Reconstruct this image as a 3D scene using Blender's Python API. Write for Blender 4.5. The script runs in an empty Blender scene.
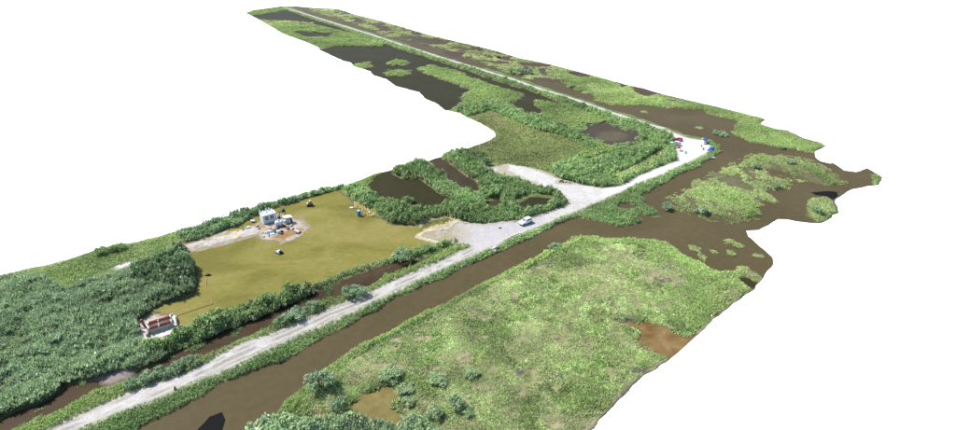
import bpy, bmesh, math, random
import numpy as np
from mathutils import Vector, Matrix

# ------------------------------------------------------------------ camera, sky, sun, exposure
SC = bpy.context.scene
COL = SC.collection
CAM_H, PITCH, FPX = 73.0, math.radians(27.0), 500.0
cam_d = bpy.data.cameras.new('camera'); cam = bpy.data.objects.new('camera', cam_d); COL.objects.link(cam)
cam.location = (0, 0, CAM_H); cam.rotation_euler = (math.pi/2 - PITCH, 0, 0)
cam_d.sensor_width = 36.0; cam_d.lens = 36.0*FPX/956.0
cam_d.clip_start = 1.0; cam_d.clip_end = 20000.0
SC.camera = cam

SUN_EL, SUN_AZ = math.radians(50), math.radians(-64)     # azimuth from +Y (away from camera), clockwise
sdir = Vector((math.sin(SUN_AZ)*math.cos(SUN_EL), math.cos(SUN_AZ)*math.cos(SUN_EL), math.sin(SUN_EL)))
W = bpy.data.worlds.new('World'); SC.world = W; W.use_nodes = True
wn = W.node_tree; bg = wn.nodes['Background']
sky = wn.nodes.new('ShaderNodeTexSky'); sky.sky_type = 'NISHITA'; sky.sun_disc = False
sky.sun_elevation = SUN_EL; sky.sun_rotation = SUN_AZ
wn.links.new(sky.outputs[0], bg.inputs[0]); bg.inputs[1].default_value = 0.13
sl = bpy.data.lights.new('sun', 'SUN'); sl.energy = 4.6; sl.angle = math.radians(0.6); sl.color = (1, .965, .91)
sun = bpy.data.objects.new('sun', sl); COL.objects.link(sun); sun.location = (-200, 300, 300)
sun.rotation_euler = (-sdir).to_track_quat('-Z', 'Y').to_euler()
SC.view_settings.view_transform = 'Standard'; SC.view_settings.look = 'None'
SC.view_settings.exposure = 1.0; SC.view_settings.gamma = 1; SC.view_settings.use_curve_mapping = False
SC.render.engine = 'CYCLES'; SC.render.resolution_x = 1024; SC.render.resolution_y = 461

rng = np.random.default_rng(7); random.seed(7)

# ------------------------------------------------------------------ helpers: photo pixel -> place on a level
cp, sp = math.cos(PITCH), math.sin(PITCH)
def at(x, y, z=0.0):
    a, b = (x-478.0)/FPX, (215.0-y)/FPX
    d = (a, cp + b*sp, -sp + b*cp)
    t = (z-CAM_H)/d[2]
    return (d[0]*t, d[1]*t, z)
def poly(px, z=0.0):
    return np.array([at(x, y, z)[:2] for x, y in px])
def band(upper, lower, z=0.0): return poly(list(upper)+list(lower)[::-1], z)

def sdf1(P, V):
    """signed distance to a polygon, negative inside; points far away get 60"""
    out = np.full(len(P), 60.0)
    lo, hi = V.min(0)-10, V.max(0)+10
    m = (P[:,0]>lo[0])&(P[:,0]<hi[0])&(P[:,1]>lo[1])&(P[:,1]<hi[1])
    if not m.any(): return out
    Q = P[m]; d2 = np.full(len(Q), 1e18); ins = np.zeros(len(Q), bool)
    A = V; B = np.roll(V, -1, 0)
    for a, b in zip(A, B):
        e = b-a; w = Q-a
        t = np.clip((w@e)/max(e@e, 1e-9), 0, 1)
        r = w - t[:,None]*e
        d2 = np.minimum(d2, (r*r).sum(1))
        c = (a[1] > Q[:,1]) != (b[1] > Q[:,1])
        if abs(e[1]) > 1e-9:
            xi = a[0] + (Q[:,1]-a[1])*e[0]/e[1]
            ins ^= c & (Q[:,0] < xi)
    d = np.sqrt(d2); d[ins] *= -1
    out[m] = d
    return out
def sdf(P, polys):
    d = np.full(len(P), 60.0)
    for V in polys: d = np.minimum(d, sdf1(P, V))
    return d
_perm = np.random.default_rng(3).random((256, 256))
def vnoise(x, y):
    xi, yi = np.floor(x).astype(int), np.floor(y).astype(int); fx, fy = x-xi, y-yi
    fx = fx*fx*(3-2*fx); fy = fy*fy*(3-2*fy)
    g = lambda i, j: _perm[i & 255, j & 255]
    return (g(xi,yi)*(1-fx)+g(xi+1,yi)*fx)*(1-fy) + (g(xi,yi+1)*(1-fx)+g(xi+1,yi+1)*fx)*fy
def fbm(P, f, o=3, s=0.0):
    v = 0; a = 1; t = 0
    for k in range(o):
        v = v + a*vnoise(P[:,0]*f+s+17.3*k, P[:,1]*f+s*1.7+5.1*k); t += a; a *= .5; f *= 2.03
    return v/t
def sstep(a, b, x):
    t = np.clip((x-a)/(b-a), 0, 1); return t*t*(3-2*t)

# ------------------------------------------------------------------ the traced ground plan (photo pixels)
OUT = [(-90,300),(-40,284),(0,275),(26,269),(54,263),(80,256),(100,248),(120,244),(140,241),(160,236),(180,230),(210,222),
 (240,212),(270,203),(300,194),(320,189),(350,184),(376,173),(388,171),(406,166),(420,163),(428,161),(440,157),(452,152),(468,148),(488,141),
 (496,136),(493,131),(480,123),(466,117),(460,113),(445,110),(436,103),(426,99),(419,92),(400,87),(396,86),(386,79),(373,75),
 (370,71),(354,66),(350,62),(344,61),(320,50),(318,47),(306,42),(282,33),(260,20),(246,13),(252,10.5),(280,6.5),(296,6),
 (318,8),(338,8.6),(354,14),(374,19),(400,26),(430,35),(460,42),(490,49),(520,58),(550,64),(573,70),(603,78),(625,84),
 (643,88),(661,93.5),(693,101),(723,108),(743,113),(765,119),(760,124),(776,129),(787,130),(804,138),(820,142),(826,146),
 (815,152),(816,158),(828,166),(832,162),(849,173),(860,171),(867,168),(874,172),(883,177),(878,185),(868,186),(852,189),
 (842,195),(834,200),(838,207),(838,212),(828,219.5),(821,223),(810,223),(780,218.4),(770,223),(758,230),(741,231),(758,244),
 (773,257),(774,263),(771,268),(763,276.5),(755,289.6),(740,299),(726,310),(699,333),(666,362),(645,374),(590,428.5),(540,478),(-90,478)]
CANAL = [(120,478),(140,428),(180,408),(200,397),(220,382),(240,373),(264,366),(284,359),(308,345),(328,336),(350,324),(371,313),
 (380,307),(396,295),(408,294),(420,286),(448,276),(470,265),(490,255),(510,247),(536,235),(556,225),(580,216),(588,219),
 (604,223),(620,227),(636,225),(643,220),(638,212),(648,216),(660,217),(658,212),(646,205),(644,195),(656,188),(670,180),
 (691,170),(705,162),(713,158),(722,153),(719,146),(709,140),(701,138),(685,134),(667,127),(653,122.5),(629,115),(609,109),
 (591,102),(560,92),(530,82),(500,72),(480,67),(450,59),(420,49),(398,41),(370,32),(342,24),(314,16),(292,7),(290,0),(302,0),(310,11),
 (322,15),(342,19),(358,25),(382,35),(406,41),(424,44),(440,48),(464,57),(488,65),(508,73),(524,79),(536,81),(556,83),
 (573,88),(595,95),(597,101),(613,105.6),(643,105),(669,108),(701,109.6),(711,115),(739,122),(733,133),(751,142),(780,148),
 (810,153),(830,150),(920,150),(920,250),(800,300),(762,276.5),(753,271),(740,265),(734,272),(714,272),(704,264),(682,254),(668,242),
 (650,239),(618,239),(590,237),(572,237),(558,246),(530,260),(500,275),(468,291),(428,311),(364,344),(334,362),(310,382),
 (292,396),(276,416),(262,424),(248,432),(240,478)]
YELLOW = [(188,242),(200,240),(230,229),(252,218),(276,208),(300,200),(320,194),(340,190),(350,197),(356,208),(371,216),(382,218),(390,223),
 (410,226),(420,226),(436,219),(448,217),(448,221),(425,228),(426,232),(420,234),(436,240),(446,242),(420,249),(392,260),(360,268),(330,281),
 (292,296),(268,303),(240,313),(210,324),(192,333),(176,330),(170,316),(148,313),(160,306),(191,297),(196,289),(197,274),(190,258)]
DITCH = [(-20,432),(0,421),(20,410),(40,404),(60,392),(66,385),(80,381),(94,380),(108,388),(120,384),(140,371),(160,362),(174,353),(191,345),(215,335),(230,329),
 (260,316),(280,306),(300,297),(330,285),(360,273),(400,262),(420,259),(444,250),(440,256),(428,259),(412,268),(388,276),(370,286),
 (340,297),(318,303),(276,325),(258,333),(240,340),(220,350),(204,358),(176,366),(140,380),(124,385),(94,393),(80,402),(56,413),(34,421),(16,430),(-20,450)]
POND_A = [(310,46),(322,49),(338,46),(370,46),(382,46),(384,43),(402,50),(421,55.5),(450,65),(476,74),(500,82),(528,90),(552,99),(574,109),(556,103),
 (532,100),(540,110),(541,117),(524,115),(512,104),(522,96),(522,94),(500,87),(480,81),(454,70),(430,65),(418,69),(426,74),(450,82),(469,90),(461,96),(462,102),(454,107),
 (445,112),(425,105),(396,92),(360,75),(330,60)]
FAR_B = [(250,16),(275,12),(288,10),(300,15),(318,21),(340,27),(354,34),(336,29),(314,25),(290,21),(268,20),(254,19)]
FAR_C = [(290,32),(302,31),(334,33.5),(330,37),(306,37.5)]
POND_D = [(366,186),(376,178),(384,168),(396,166),(393,174),(400,179),(418,179),(430,188),(452,199),(440,208),(424,212),(410,208),(398,205),(382,200),(370,190)]
POND_E = [(422,154),(438,154),(460,172),(480,184),(480,191),(466,191),(448,179),(436,169)]
POND_F = [(515,206),(530,197),(551,198),(546,207),(528,212)]
POND_G = [(484,203),(499,200),(502,204),(492,208)]
TARN = [(618,322.5),(630,321),(651,322.5),(664,327),(678,333),(700,337),(690,352),(673,360),(662,355),(648,352),(640,347),(637,341),(641,335),(632,327)]
POOL_B = [(346,403),(360,393),(378,388),(393,386),(399,397),(396,409),(400,424),(380,424),(360,420),(346,414)]
PUDDLE = [(310,419),(318,413),(326,416),(320,422)]
INNER = [(617,204),(625,203),(637,207),(638,209),(625,211),(617,208)]
INLET = [(766,170),(780,170),(792,176),(812,182),(800,183),(780,178),(768,174)]
SPOT_1 = [(738,279),(748,278),(760,284),(756,290),(744,284)]
TOPS = [[(418,40),(434,38),(452,42),(446,45),(430,45)], [(520,64),(540,63),(553,65),(548,67.5),(530,67)],
 [(566,72),(580,72),(592,75),(590,78),(576,77)], [(617,82),(626,82),(628,86),(622,88)], [(631,88),(645,86),(656,90),(662,94),(646,97),(634,93)],
 [(470,47),(480,48),(488,51),(478,52)], [(448,52),(462,52),(468,55),(456,56)], [(496,56),(510,58),(518,62),(504,61)], [(410,31),(420,33),(424,36),(412,35)],
 [(376,27),(388,28),(394,31),(382,31)],[(482,55),(492,56),(496,58),(486,58)],[(350,17),(362,19),(366,22),(356,21)]]
# land standing in the water
ISL_MAIN = [(672,199),(684,192),(698,187),(700,182),(717,174),(743,161),(758,154),(776,156),(806,161),(820,168),(840,183),(828,186),
 (814,183),(802,183),(780,179),(768,175),(762,172),(772,177),(792,180),(784,189),(762,190),(776,200),(758,204),(761,215),(740,218),(726,220),(714,218),(704,215),(688,212),(678,206)]
ISL_R = [(804,206),(812,198),(826,197),(836,204),(840,210),(828,221),(818,223),(808,216)]
ISL_TIP = [(871,178),(874,170),(886,176),(880,188),(871,186)]
def ell(cx, cy, rx, ry, n=12): return [(cx+rx*math.cos(2*math.pi*k/n), cy+ry*math.sin(2*math.pi*k/n)) for k in range(n)]
SANDBAR = [(186,245),(194,251),(206,250),(240,241),(266,232),(262,224),(240,229),(216,235),(200,241)]
SHEDLAND = [(256,224),(264,219),(280,213),(296,219),(302,217),(312,226),(303,235),(290,240),(281,244),(274,241),(262,240),(258,232)]
PUMPLAND = [(132,327),(150,317),(168,314),(176,326),(179,333),(160,342),(148,342)]
TOPSTRIP = [(296,6),(318,8.5),(338,9),(354,14.5),(374,19.5),(400,26.5),(430,35.5),(460,42.5),(490,49.5),(520,58.5),(550,64.5),(573,70.5),(603,78.5),(625,84.5),(643,89),(661,94),(693,101.5),(723,108.5),(743,113.5),(765,119.5),(758,124),(776,129),(804,139),(826,146),(812,153),
 (780,148),(751,142),(733,133),(739,122),(711,115),(701,109.6),(669,108),(643,105),(613,105.6),(597,101),(595,95),(573,88),(556,83),(536,81),(524,79),(508,73),(488,65),(464,57),(440,48),(424,44),(406,41),(382,35),(358,25),(342,19),(322,15),(308,10)]
# roads
ROAD1 = [(20,444),(50,430),(80,416),(110,402),(130,393),(160,382),(191,372),(204,365),(224,353),(240,345),(270,335),(300,322),(332,308),(371,292),(400,278),
 (432,265),(460,252),(472,246),(490,232),(520,222),(545,214),(566,206),(598,189),(622,186),(639,176),(661,167),(679,160),
 (691,161),(670,171),(640,183),(612,196),(580,210),(546,224),(514,236),(492,247),(470,257),(436,272),(396,291),(356,311),
 (324,324),(296,337),(270,350),(244,362),(216,374),(180,388),(174,392),(140,406),(106,419),(74,431),(40,448)]
YARD = [(426,232),(448,229),(456,222),(480,225),(500,223),(520,221),(545,214),(552,222),(514,236),(492,247),(474,246),(458,243),(440,240),(420,235)]
ARM = [(488,167),(500,167),(508,164),(524,167),(542,172),(558,179),(580,185),(600,188),(606,192),(572,208),(564,208),(570,202),(560,193),(538,185),(514,176),(498,174)]
CORNER = [(664,129),(675,138),(677,150),(679,160),(684,164),(701,156),(709,151),(711,146),(701,140.5),(685,137.5)]
R2 = [(664,129),(650,125),(633,119.5),(610,112.3),(585,103.2),(573,99),(540,89),(510,78.5),(476,68),(448,59.5),(420,50.7),(400,44.3),(370,34),(342,25.4),(310,15.2),(283,7)]

WBODY = {  # name: polygons, level
 'canal': ([CANAL], 0.0), 'yellow': ([YELLOW], -0.012), 'ditch': ([DITCH], 0.012), 'dark_a': ([POND_A], -0.02), 'far': ([FAR_B, FAR_C], 0.02),
 'pond_d': ([POND_D], 0.03), 'pond_e': ([POND_E], 0.018), 'pond_f': ([POND_F], 0.024), 'pond_g': ([POND_G], 0.036), 'tarn': ([TARN], 0.03),
 'pool': ([POOL_B], 0.03), 'puddle': ([PUDDLE], 0.036), 'inner': ([INNER], 0.008), 'spot': ([SPOT_1], 0.008), 'top': (TOPS, 0.03)}
WP = {k: [poly(p) for p in v[0]] for k, v in WBODY.items()}
OUTW = poly(OUT)
SMALL_ISL = {'pond_a1': ell(363,65.5,9,2.6), 'pond_a2': ell(399,62.8,12,2.7), 'pond_a3': ell(397,73,13,3.3)}
ISLW = [poly(p) for p in [ISL_MAIN, ISL_R, ISL_TIP, SANDBAR, SHEDLAND, PUMPLAND] + list(SMALL_ISL.values())]
INLW = [poly(INLET)]
def strip(px, half):
    P = np.array([at(x, y, .4)[:2] for x, y in px]); T = np.gradient(P, axis=0); T /= np.linalg.norm(T, axis=1)[:,None]
    N = np.stack([-T[:,1], T[:,0]], 1); return np.concatenate([P+N*half, (P-N*half)[::-1]])
ROADW = [poly(ROAD1, .5), poly(YARD, .4), poly(ARM, .5), poly(CORNER, .5)]
TRACKW = [strip(R2, 1.7)]

def warp(P, amp=1.0):
    a = amp*np.clip(P[:,1]/160.0, .7, 2.4)
    dx = (fbm(P, .22, 3, 3.1)-.5)*2.6*a; dy = (fbm(P, .22, 3, 41.7)-.5)*2.6*a
    return P + np.stack([dx, dy], 1)
ALLW = [V for k in WP for V in WP[k]]
def water_d(P):
    Q = warp(P)
    d = sdf(Q, ALLW)
    d = np.maximum(d, -sdf(Q, ISLW))
    d = np.minimum(d, sdf(Q, INLW))
    return d
def out_fn(P):
    Q = P + np.stack([(fbm(P, .3, 2, 1)-.5)*.9, (fbm(P, .3, 2, 8)-.5)*.9], 1)
    return sdf1(Q, OUTW)
def height(P):
    d = water_d(P)
    h = np.where(d > 0, .02+.48*np.tanh(d/1.6), .34*np.tanh(d/.9))
    h += (fbm(P, .35, 3, 9)-.5)*.35*np.clip(d/2, 0, 1)
    low = sdf(P, [ISLW[3], ISLW[4]])+(fbm(P, .22, 3, 71)-.5)*5; h = np.where(low < 1.5, np.minimum(h, -.10+.09*np.clip(-low/3, 0, 1)+.18*fbm(P, .4, 3, 2)), h)
    h = np.where(h < 0, h*.12, h)
    r = sdf(P, ROADW+TRACKW)
    k = 1-sstep(0, 2.2, r)
    h = h*(1-k) + np.where(sdf(P, [ROADW[1]]) < 0, .3, .5)*k*np.clip(d/.6+.5, .2, 1)
    e = sstep(0, 3.0, -out_fn(P))
    return np.where(h > .035, .035+(h-.035)*e, h)
def ground_z(x, y): return float(height(np.array([[x, y]]))[0])
def put(px, py):
    """place on the ground seen at a photo pixel"""
    x, y, _ = at(px, py, .3)
    for _i in range(3): z = max(ground_z(x, y), 0.0); x, y, _ = at(px, py, z)
    return Vector((x, y, z))

# ------------------------------------------------------------------ materials
MATS = {}
def nmat(name):
    m = bpy.data.materials.new(name); m.use_nodes = True; nt = m.node_tree
    return m, nt, nt.nodes['Principled BSDF']
def simple(name, col, rough=.7, metal=0.0, var=.25, scale=3.0, bump=.0, spec=.3):
    if name in MATS: return MATS[name]
    m, nt, b = nmat(name); N, L = nt.nodes, nt.links
    tc = N.new('ShaderNodeTexCoord'); nz = N.new('ShaderNodeTexNoise'); nz.inputs['Scale'].default_value = scale; nz.inputs['Detail'].default_value = 6
    L.new(tc.outputs['Object'], nz.inputs['Vector'])
    mr = N.new('ShaderNodeMapRange'); mr.inputs[1].default_value = .3; mr.inputs[2].default_value = .7; mr.inputs[3].default_value = 1-var; mr.inputs[4].default_value = 1+var
    L.new(nz.outputs[0], mr.inputs[0])
    vm = N.new('ShaderNodeVectorMath'); vm.operation = 'SCALE'; vm.inputs[0].default_value = col; L.new(mr.outputs[0], vm.inputs['Scale'])
    L.new(vm.outputs[0], b.inputs['Base Color']); b.inputs['Roughness'].default_value = rough; b.inputs['Metallic'].default_value = metal
    b.inputs['Specular IOR Level'].default_value = spec
    if bump:
        bp = N.new('ShaderNodeBump'); bp.inputs['Strength'].default_value = bump; L.new(nz.outputs[0], bp.inputs['Height']); L.new(bp.outputs[0], b.inputs['Normal'])
    MATS[name] = m; return m
def attr_mat(name, rough=.9, var=.3, scale=1.2, bump=.4, transl=0.0, spec=.15):
    m, nt, b = nmat(name); N, L = nt.nodes, nt.links
    at_ = N.new('ShaderNodeAttribute'); at_.attribute_name = 'Col'
    ge = N.new('ShaderNodeNewGeometry')
    src = at_.outputs['Color']
    if var:
        nz = N.new('ShaderNodeTexNoise'); nz.inputs['Scale'].default_value = scale; nz.inputs['Detail'].default_value = 8; nz.inputs['Roughness'].default_value = .65
        L.new(ge.outputs['Position'], nz.inputs['Vector'])
        mr = N.new('ShaderNodeMapRange'); mr.inputs[1].default_value = .3; mr.inputs[2].default_value = .7; mr.inputs[3].default_value = 1-var; mr.inputs[4].default_value = 1+var
        L.new(nz.outputs[0], mr.inputs[0])
        vm = N.new('ShaderNodeVectorMath'); vm.operation = 'SCALE'; L.new(src, vm.inputs[0]); L.new(mr.outputs[0], vm.inputs['Scale']); src = vm.outputs[0]
        if bump:
            bp = N.new('ShaderNodeBump'); bp.inputs['Strength'].default_value = bump; bp.inputs['Distance'].default_value = .2
            L.new(nz.outputs[0], bp.inputs['Height']); L.new(bp.outputs[0], b.inputs['Normal'])
    L.new(src, b.inputs['Base Color']); b.inputs['Roughness'].default_value = rough; b.inputs['Specular IOR Level'].default_value = spec
    if transl:
        v1 = N.new('ShaderNodeVectorMath'); v1.operation = 'SCALE'; v1.inputs['Scale'].default_value = .55; L.new(ge.outputs['Normal'], v1.inputs[0])
        v2 = N.new('ShaderNodeVectorMath'); v2.operation = 'ADD'; v2.inputs[1].default_value = (0, 0, .75); L.new(v1.outputs[0], v2.inputs[0])
        v3 = N.new('ShaderNodeVectorMath'); v3.operation = 'NORMALIZE'; L.new(v2.outputs[0], v3.inputs[0]); L.new(v3.outputs[0], b.inputs['Normal'])
        tr = N.new('ShaderNodeBsdfTranslucent'); mx = N.new('ShaderNodeMixShader'); mx.inputs[0].default_value = transl
        L.new(src, tr.inputs[0]); L.new(b.outputs[0], mx.inputs[1]); L.new(tr.outputs[0], mx.inputs[2]); L.new(mx.outputs[0], N['Material Output'].inputs[0])
    MATS[name] = m; return m
def water_mat(name, c1, c2, scale=.03, rough=.5, c3=None, spec=.035, stretch=(1, 1, 1), fine=.08):
    m, nt, b = nmat(name); N, L = nt.nodes, nt.links
    ge = N.new('ShaderNodeNewGeometry'); mp = N.new('ShaderNodeMapping'); mp.inputs['Scale'].default_value = stretch; mp.inputs['Rotation'].default_value = (0, 0, -.6)
    L.new(ge.outputs['Position'], mp.inputs['Vector'])
    nz = N.new('ShaderNodeTexNoise'); nz.inputs['Scale'].default_value = scale; nz.inputs['Detail'].default_value = 7; nz.inputs['Roughness'].default_value = .55; nz.inputs['Distortion'].default_value = 1.2
    L.new(mp.outputs[0], nz.inputs['Vector'])
    cr = N.new('ShaderNodeValToRGB'); e = cr.color_ramp.elements; e[0].position = .34; e[0].color = (*c1, 1); e[1].position = .66; e[1].color = (*c2, 1)
    if c3: q = cr.color_ramp.elements.new(.5); q.color = (*c3, 1)
    L.new(nz.outputs[0], cr.inputs[0])
    n2 = N.new('ShaderNodeTexNoise'); n2.inputs['Scale'].default_value = .6; n2.inputs['Detail'].default_value = 6; L.new(mp.outputs[0], n2.inputs['Vector'])
    mr = N.new('ShaderNodeMapRange'); mr.inputs[1].default_value = .3; mr.inputs[2].default_value = .7; mr.inputs[3].default_value = 1-fine; mr.inputs[4].default_value = 1+fine; L.new(n2.outputs[0], mr.inputs[0])
    vm = N.new('ShaderNodeVectorMath'); vm.operation = 'SCALE'; L.new(cr.outputs[0], vm.inputs[0]); L.new(mr.outputs[0], vm.inputs['Scale'])
    L.new(vm.outputs[0], b.inputs['Base Color']); b.inputs['Roughness'].default_value = rough; b.inputs['IOR'].default_value = 1.33; b.inputs['Specular IOR Level'].default_value = spec
    MATS[name] = m; return m
attr_mat('land', var=.35, scale=.9, bump=.5)
attr_mat('gravel', var=.22, scale=2.2, bump=.4)
attr_mat('foliage', var=0, rough=.65, transl=.45, spec=.1)
water_mat('canal', (.053,.042,.021), (.065,.052,.027), .02)
water_mat('yellow', (.098,.090,.021), (.160,.138,.048), .04, c3=(.130,.118,.030), stretch=(1, 1.5, 1), fine=.10)
water_mat('ditch', (.030,.021,.012), (.048,.033,.019), .1)
water_mat('dark_a', (.021,.0195,.009), (.027,.025,.012), .03, spec=.025)
water_mat('dark_e', (.028,.022,.013), (.038,.030,.018), .06)
water_mat('tarn', (.090,.052,.020), (.150,.105,.046), .16, fine=.14)
water_mat('pool', (.098,.082,.028), (.130,.106,.042), .12, fine=.14)
water_mat('redwater', (.042,.027,.017), (.058,.039,.024), .05)

# ------------------------------------------------------------------ mesh helpers
def tag(o, label=None, cat=None, group=None, kind=None):
    if label: o['label'] = label
    if cat: o['category'] = cat
    if group: o['group'] = group
    if kind: o['kind'] = kind
    return o
def link(name, me, mat=None, parent=None):
    o = bpy.data.objects.new(name, me); COL.objects.link(o)
    if mat is not None and me is not None and not me.materials: me.materials.append(MATS[mat] if isinstance(mat, str) else mat)
    if parent: o.parent = parent
    return o
def np_mesh(name, V, F, col=None, smooth=False):
    me = bpy.data.meshes.new(name); n = F.shape[1]
    me.vertices.add(len(V)); me.vertices.foreach_set('co', np.asarray(V, np.float32).ravel())
    me.loops.add(F.size); me.loops.foreach_set('vertex_index', F.astype(np.int32).ravel())
    me.polygons.add(len(F)); me.polygons.foreach_set('loop_start', np.arange(0, F.size, n, dtype=np.int32))
    if smooth: me.polygons.foreach_set('use_smooth', np.ones(len(F), bool))
    if col is not None:
        a = me.color_attributes.new('Col', 'FLOAT_COLOR', 'POINT')
        a.data.foreach_set('color', np.concatenate([col, np.ones((len(col), 1))], 1).astype(np.float32).ravel())
    me.update(); me.validate(); return me
def grid_region(fn, lo, hi, cell):
    """quads covering fn(P)<0 with border vertices pulled on to the border"""
    nx, ny = int((hi[0]-lo[0])/cell)+2, int((hi[1]-lo[1])/cell)+2
    X, Y = np.meshgrid(lo[0]+np.arange(nx)*cell, lo[1]+np.arange(ny)*cell, indexing='ij')
    P = np.stack([X.ravel(), Y.ravel()], 1); d = fn(P)
    idx = np.arange(nx*ny).reshape(nx, ny)
    F = np.stack([idx[:-1,:-1], idx[1:,:-1], idx[1:,1:], idx[:-1,1:]], -1).reshape(-1, 4)
    F = F[(d[F] < -1e-6).any(1)]
    used = np.unique(F); re = np.full(nx*ny, -1); re[used] = np.arange(len(used))
    P, d, F = P[used], d[used], re[F]
    for _ in range(2):
        m = d > 0
        if not m.any(): break
        Q = P[m]; e = .05
        gx = (fn(Q+[e, 0])-fn(Q-[e, 0]))/(2*e); gy = (fn(Q+[0, e])-fn(Q-[0, e]))/(2*e)
        g = np.stack([gx, gy], 1); g /= np.maximum(np.linalg.norm(g, axis=1), .3)[:,None]
        P[m] = Q - g*np.clip(d[m], 0, 1.5*cell)[:,None]; d[m] = fn(P[m])
    return P, F
def border_edges(F):
    E = np.concatenate([F[:,[0,1]], F[:,[1,2]], F[:,[2,3]], F[:,[3,0]]]); S = np.sort(E, 1)
    key = S[:,0].astype(np.int64)*10000000+S[:,1]; u, inv, cnt = np.unique(key, return_inverse=True, return_counts=True)
    return E[cnt[inv] == 1]
def mixc(c, k, v): return c*(1-k[:,None]) + np.array(v)*k[:,None]

# ------------------------------------------------------------------ the setting
me = bpy.data.meshes.new('ground'); S_ = 9000
me.from_pydata([(-S_,-S_,-.07),(S_,-S_,-.07),(S_,S_,-.07),(-S_,S_,-.07)], [], [(0,1,2,3)])
simple('white_base', (.93,.93,.93), rough=.95, var=.0, spec=.0)
tag(link('ground', me, 'white_base'), 'plain white base surface surrounding the marsh on every side', 'ground', kind='structure')

lo, hi = OUTW.min(0)-2, OUTW.max(0)+2
def land_color(P):
    n1, n2, n3 = fbm(P, .06, 4, 2), fbm(P, .25, 3, 14), fbm(P, 1.1, 2, 31)
    c = np.tile([.085,.125,.038], (len(P), 1))
    c = mixc(c, sstep(.45, .65, n2), (.13,.165,.06)); c = mixc(c, sstep(.58, .75, n1), (.15,.14,.07))
    d = water_d(P)
    def zone(px, z=.3, soft=3.0, w=True): return 1-sstep(-soft*.3, soft, sdf1(warp(P) if w else P, poly(px, z)))
    mead = zone([(276,416),(364,344),(428,311),(531,260),(572,237),(668,242),(760,276),(720,316),(590,440),(240,470)])
    mc = np.tile([.17,.175,.08], (len(P), 1)); mc = mixc(mc, sstep(.42, .62, n2*.6+n1*.4), (.24,.215,.125)); mc = mixc(mc, sstep(.58, .7, n3*.5+n2*.5), (.085,.085,.045))
    c = c*(1-mead[:,None])+mc*mead[:,None]
    dry = zone([(496,136),(480,122),(466,117),(500,112),(530,124),(560,134),(590,146),(585,158),(552,170),(540,172),(500,164),(480,154),(468,148)])
    dc = np.tile([.105,.11,.04], (len(P), 1)); dc = mixc(dc, sstep(.45, .62, n2), (.15,.125,.06)); dc = mixc(dc, sstep(.5, .7, n1), (.075,.105,.03))
    c = c*(1-dry[:,None])+dc*dry[:,None]
    ts = zone(TOPSTRIP, .1, 1.0); c = mixc(c, ts*(P[:,0] < 60), (.055,.042,.028)); c = mixc(c, zone(ISL_MAIN, .1, 1.0)*.9, (.085,.080,.040))
    mud = zone([(577,133),(583,125),(609,122),(625,130),(647,134),(641,144),(627,147),(603,145),(585,139)], 0, 1.0)
    mdc = np.tile([.045,.035,.026], (len(P), 1)); mdc = mixc(mdc, sstep(-.6, .9, -sdf1(P, poly(ell(612,137,16,5.5)))/4), (.075,.062,.038))
    c = c*(1-mud[:,None])+mdc*mud[:,None]
    m2 = zone([(508,104),(522,97),(541,112),(543,118),(524,117)], 0, 1.0); c = mixc(c, m2, (.05,.045,.04))
    m3 = zone([(92,382),(94,378),(104,372),(128,370),(134,374),(116,384),(108,392),(96,395)], 0, 1.0, False); c = mixc(c, m3, (.20,.165,.15))
    for pz in ([(640,290),(654,288),(657,295),(644,297)], [(544,256),(562,262),(560,266),(546,266)], [(549,375),(558,372),(566,378),(556,384)], [(516,365),(526,372),(522,380),(515,372)], [(498,385),(512,386),(510,392),(499,391)],[(614,315),(630,313),(636,318),(618,320)],[(630,368),(642,366),(645,371),(633,373)],[(657,266),(668,264),(672,270),(662,272)]):
        c = mixc(c, zone(pz, .3, .6), (.085,.075,.07))
    for pz in ([(113,267),(126,263),(136,261),(134,265),(118,270)], [(54,262),(66,258),(64,262),(52,265)], [(126,241),(142,238),(138,244),(130,246)]):
        c = mixc(c, zone(pz, .3, .4, False), (.36,.34,.34))
    c = mixc(c, zone([(146,258),(156,254),(168,254),(162,261),(150,262)], 0, 1.0), (.05,.04,.035))
    sb = zone(SANDBAR, 0, 1.2); c = mixc(c, sb, (.34,.32,.30)); c = mixc(c, sb*sstep(.52, .7, n2), (.42,.36,.24))
    sh = zone(SHEDLAND, 0, 1.2); c = mixc(c, sh, (.34,.30,.27))
    c = mixc(c, zone([(270,239),(284,233),(298,228),(303,229),(296,234),(282,240)], 0, 1.0), (.22,.12,.045))
    c = mixc(c, zone([(262,226),(284,222),(292,226),(276,234),(262,232)], 0, 1.2)*sstep(.4, .55, n3), (.25,.17,.10))
    wetk = (1-sstep(.0, .07, height(P)))*np.maximum(sb, sh); c = mixc(c, wetk*.8, (.19,.15,.07))
    c = mixc(c, zone(PUMPLAND, .2, 1.0), (.33,.27,.23))
    c = mixc(c, zone([(352,204),(362,202),(374,210),(372,217),(360,214)], 0, 1.0), (.38,.30,.10))
    ap = zone([(408,227),(430,219),(452,216),(456,224),(446,232),(456,244),(424,242),(408,236)], 0, 2.0); c = mixc(c, ap, (.30,.255,.14))
    r = sdf(P, ROADW); c = mixc(c, (1-sstep(-.3, 1.6+1.2*n2, r))*.75, (.44,.40,.33))
    c = mixc(c, (1-sstep(.0, .45, d))*(1-np.maximum(np.maximum(sb, sh), ap)), (.08,.065,.04))
    return c*.8
CELL = .85
P, F = grid_region(out_fn, lo, hi, CELL)
Z = height(P); C = land_color(P)
E = border_edges(F); bv = np.unique(E); re = np.full(len(P), -1); re[bv] = len(P)+np.arange(len(bv))
V = np.concatenate([np.c_[P, Z], np.c_[P[bv], np.full(len(bv), -.05)]]); C2 = np.concatenate([C, C[bv]*.8])
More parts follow.
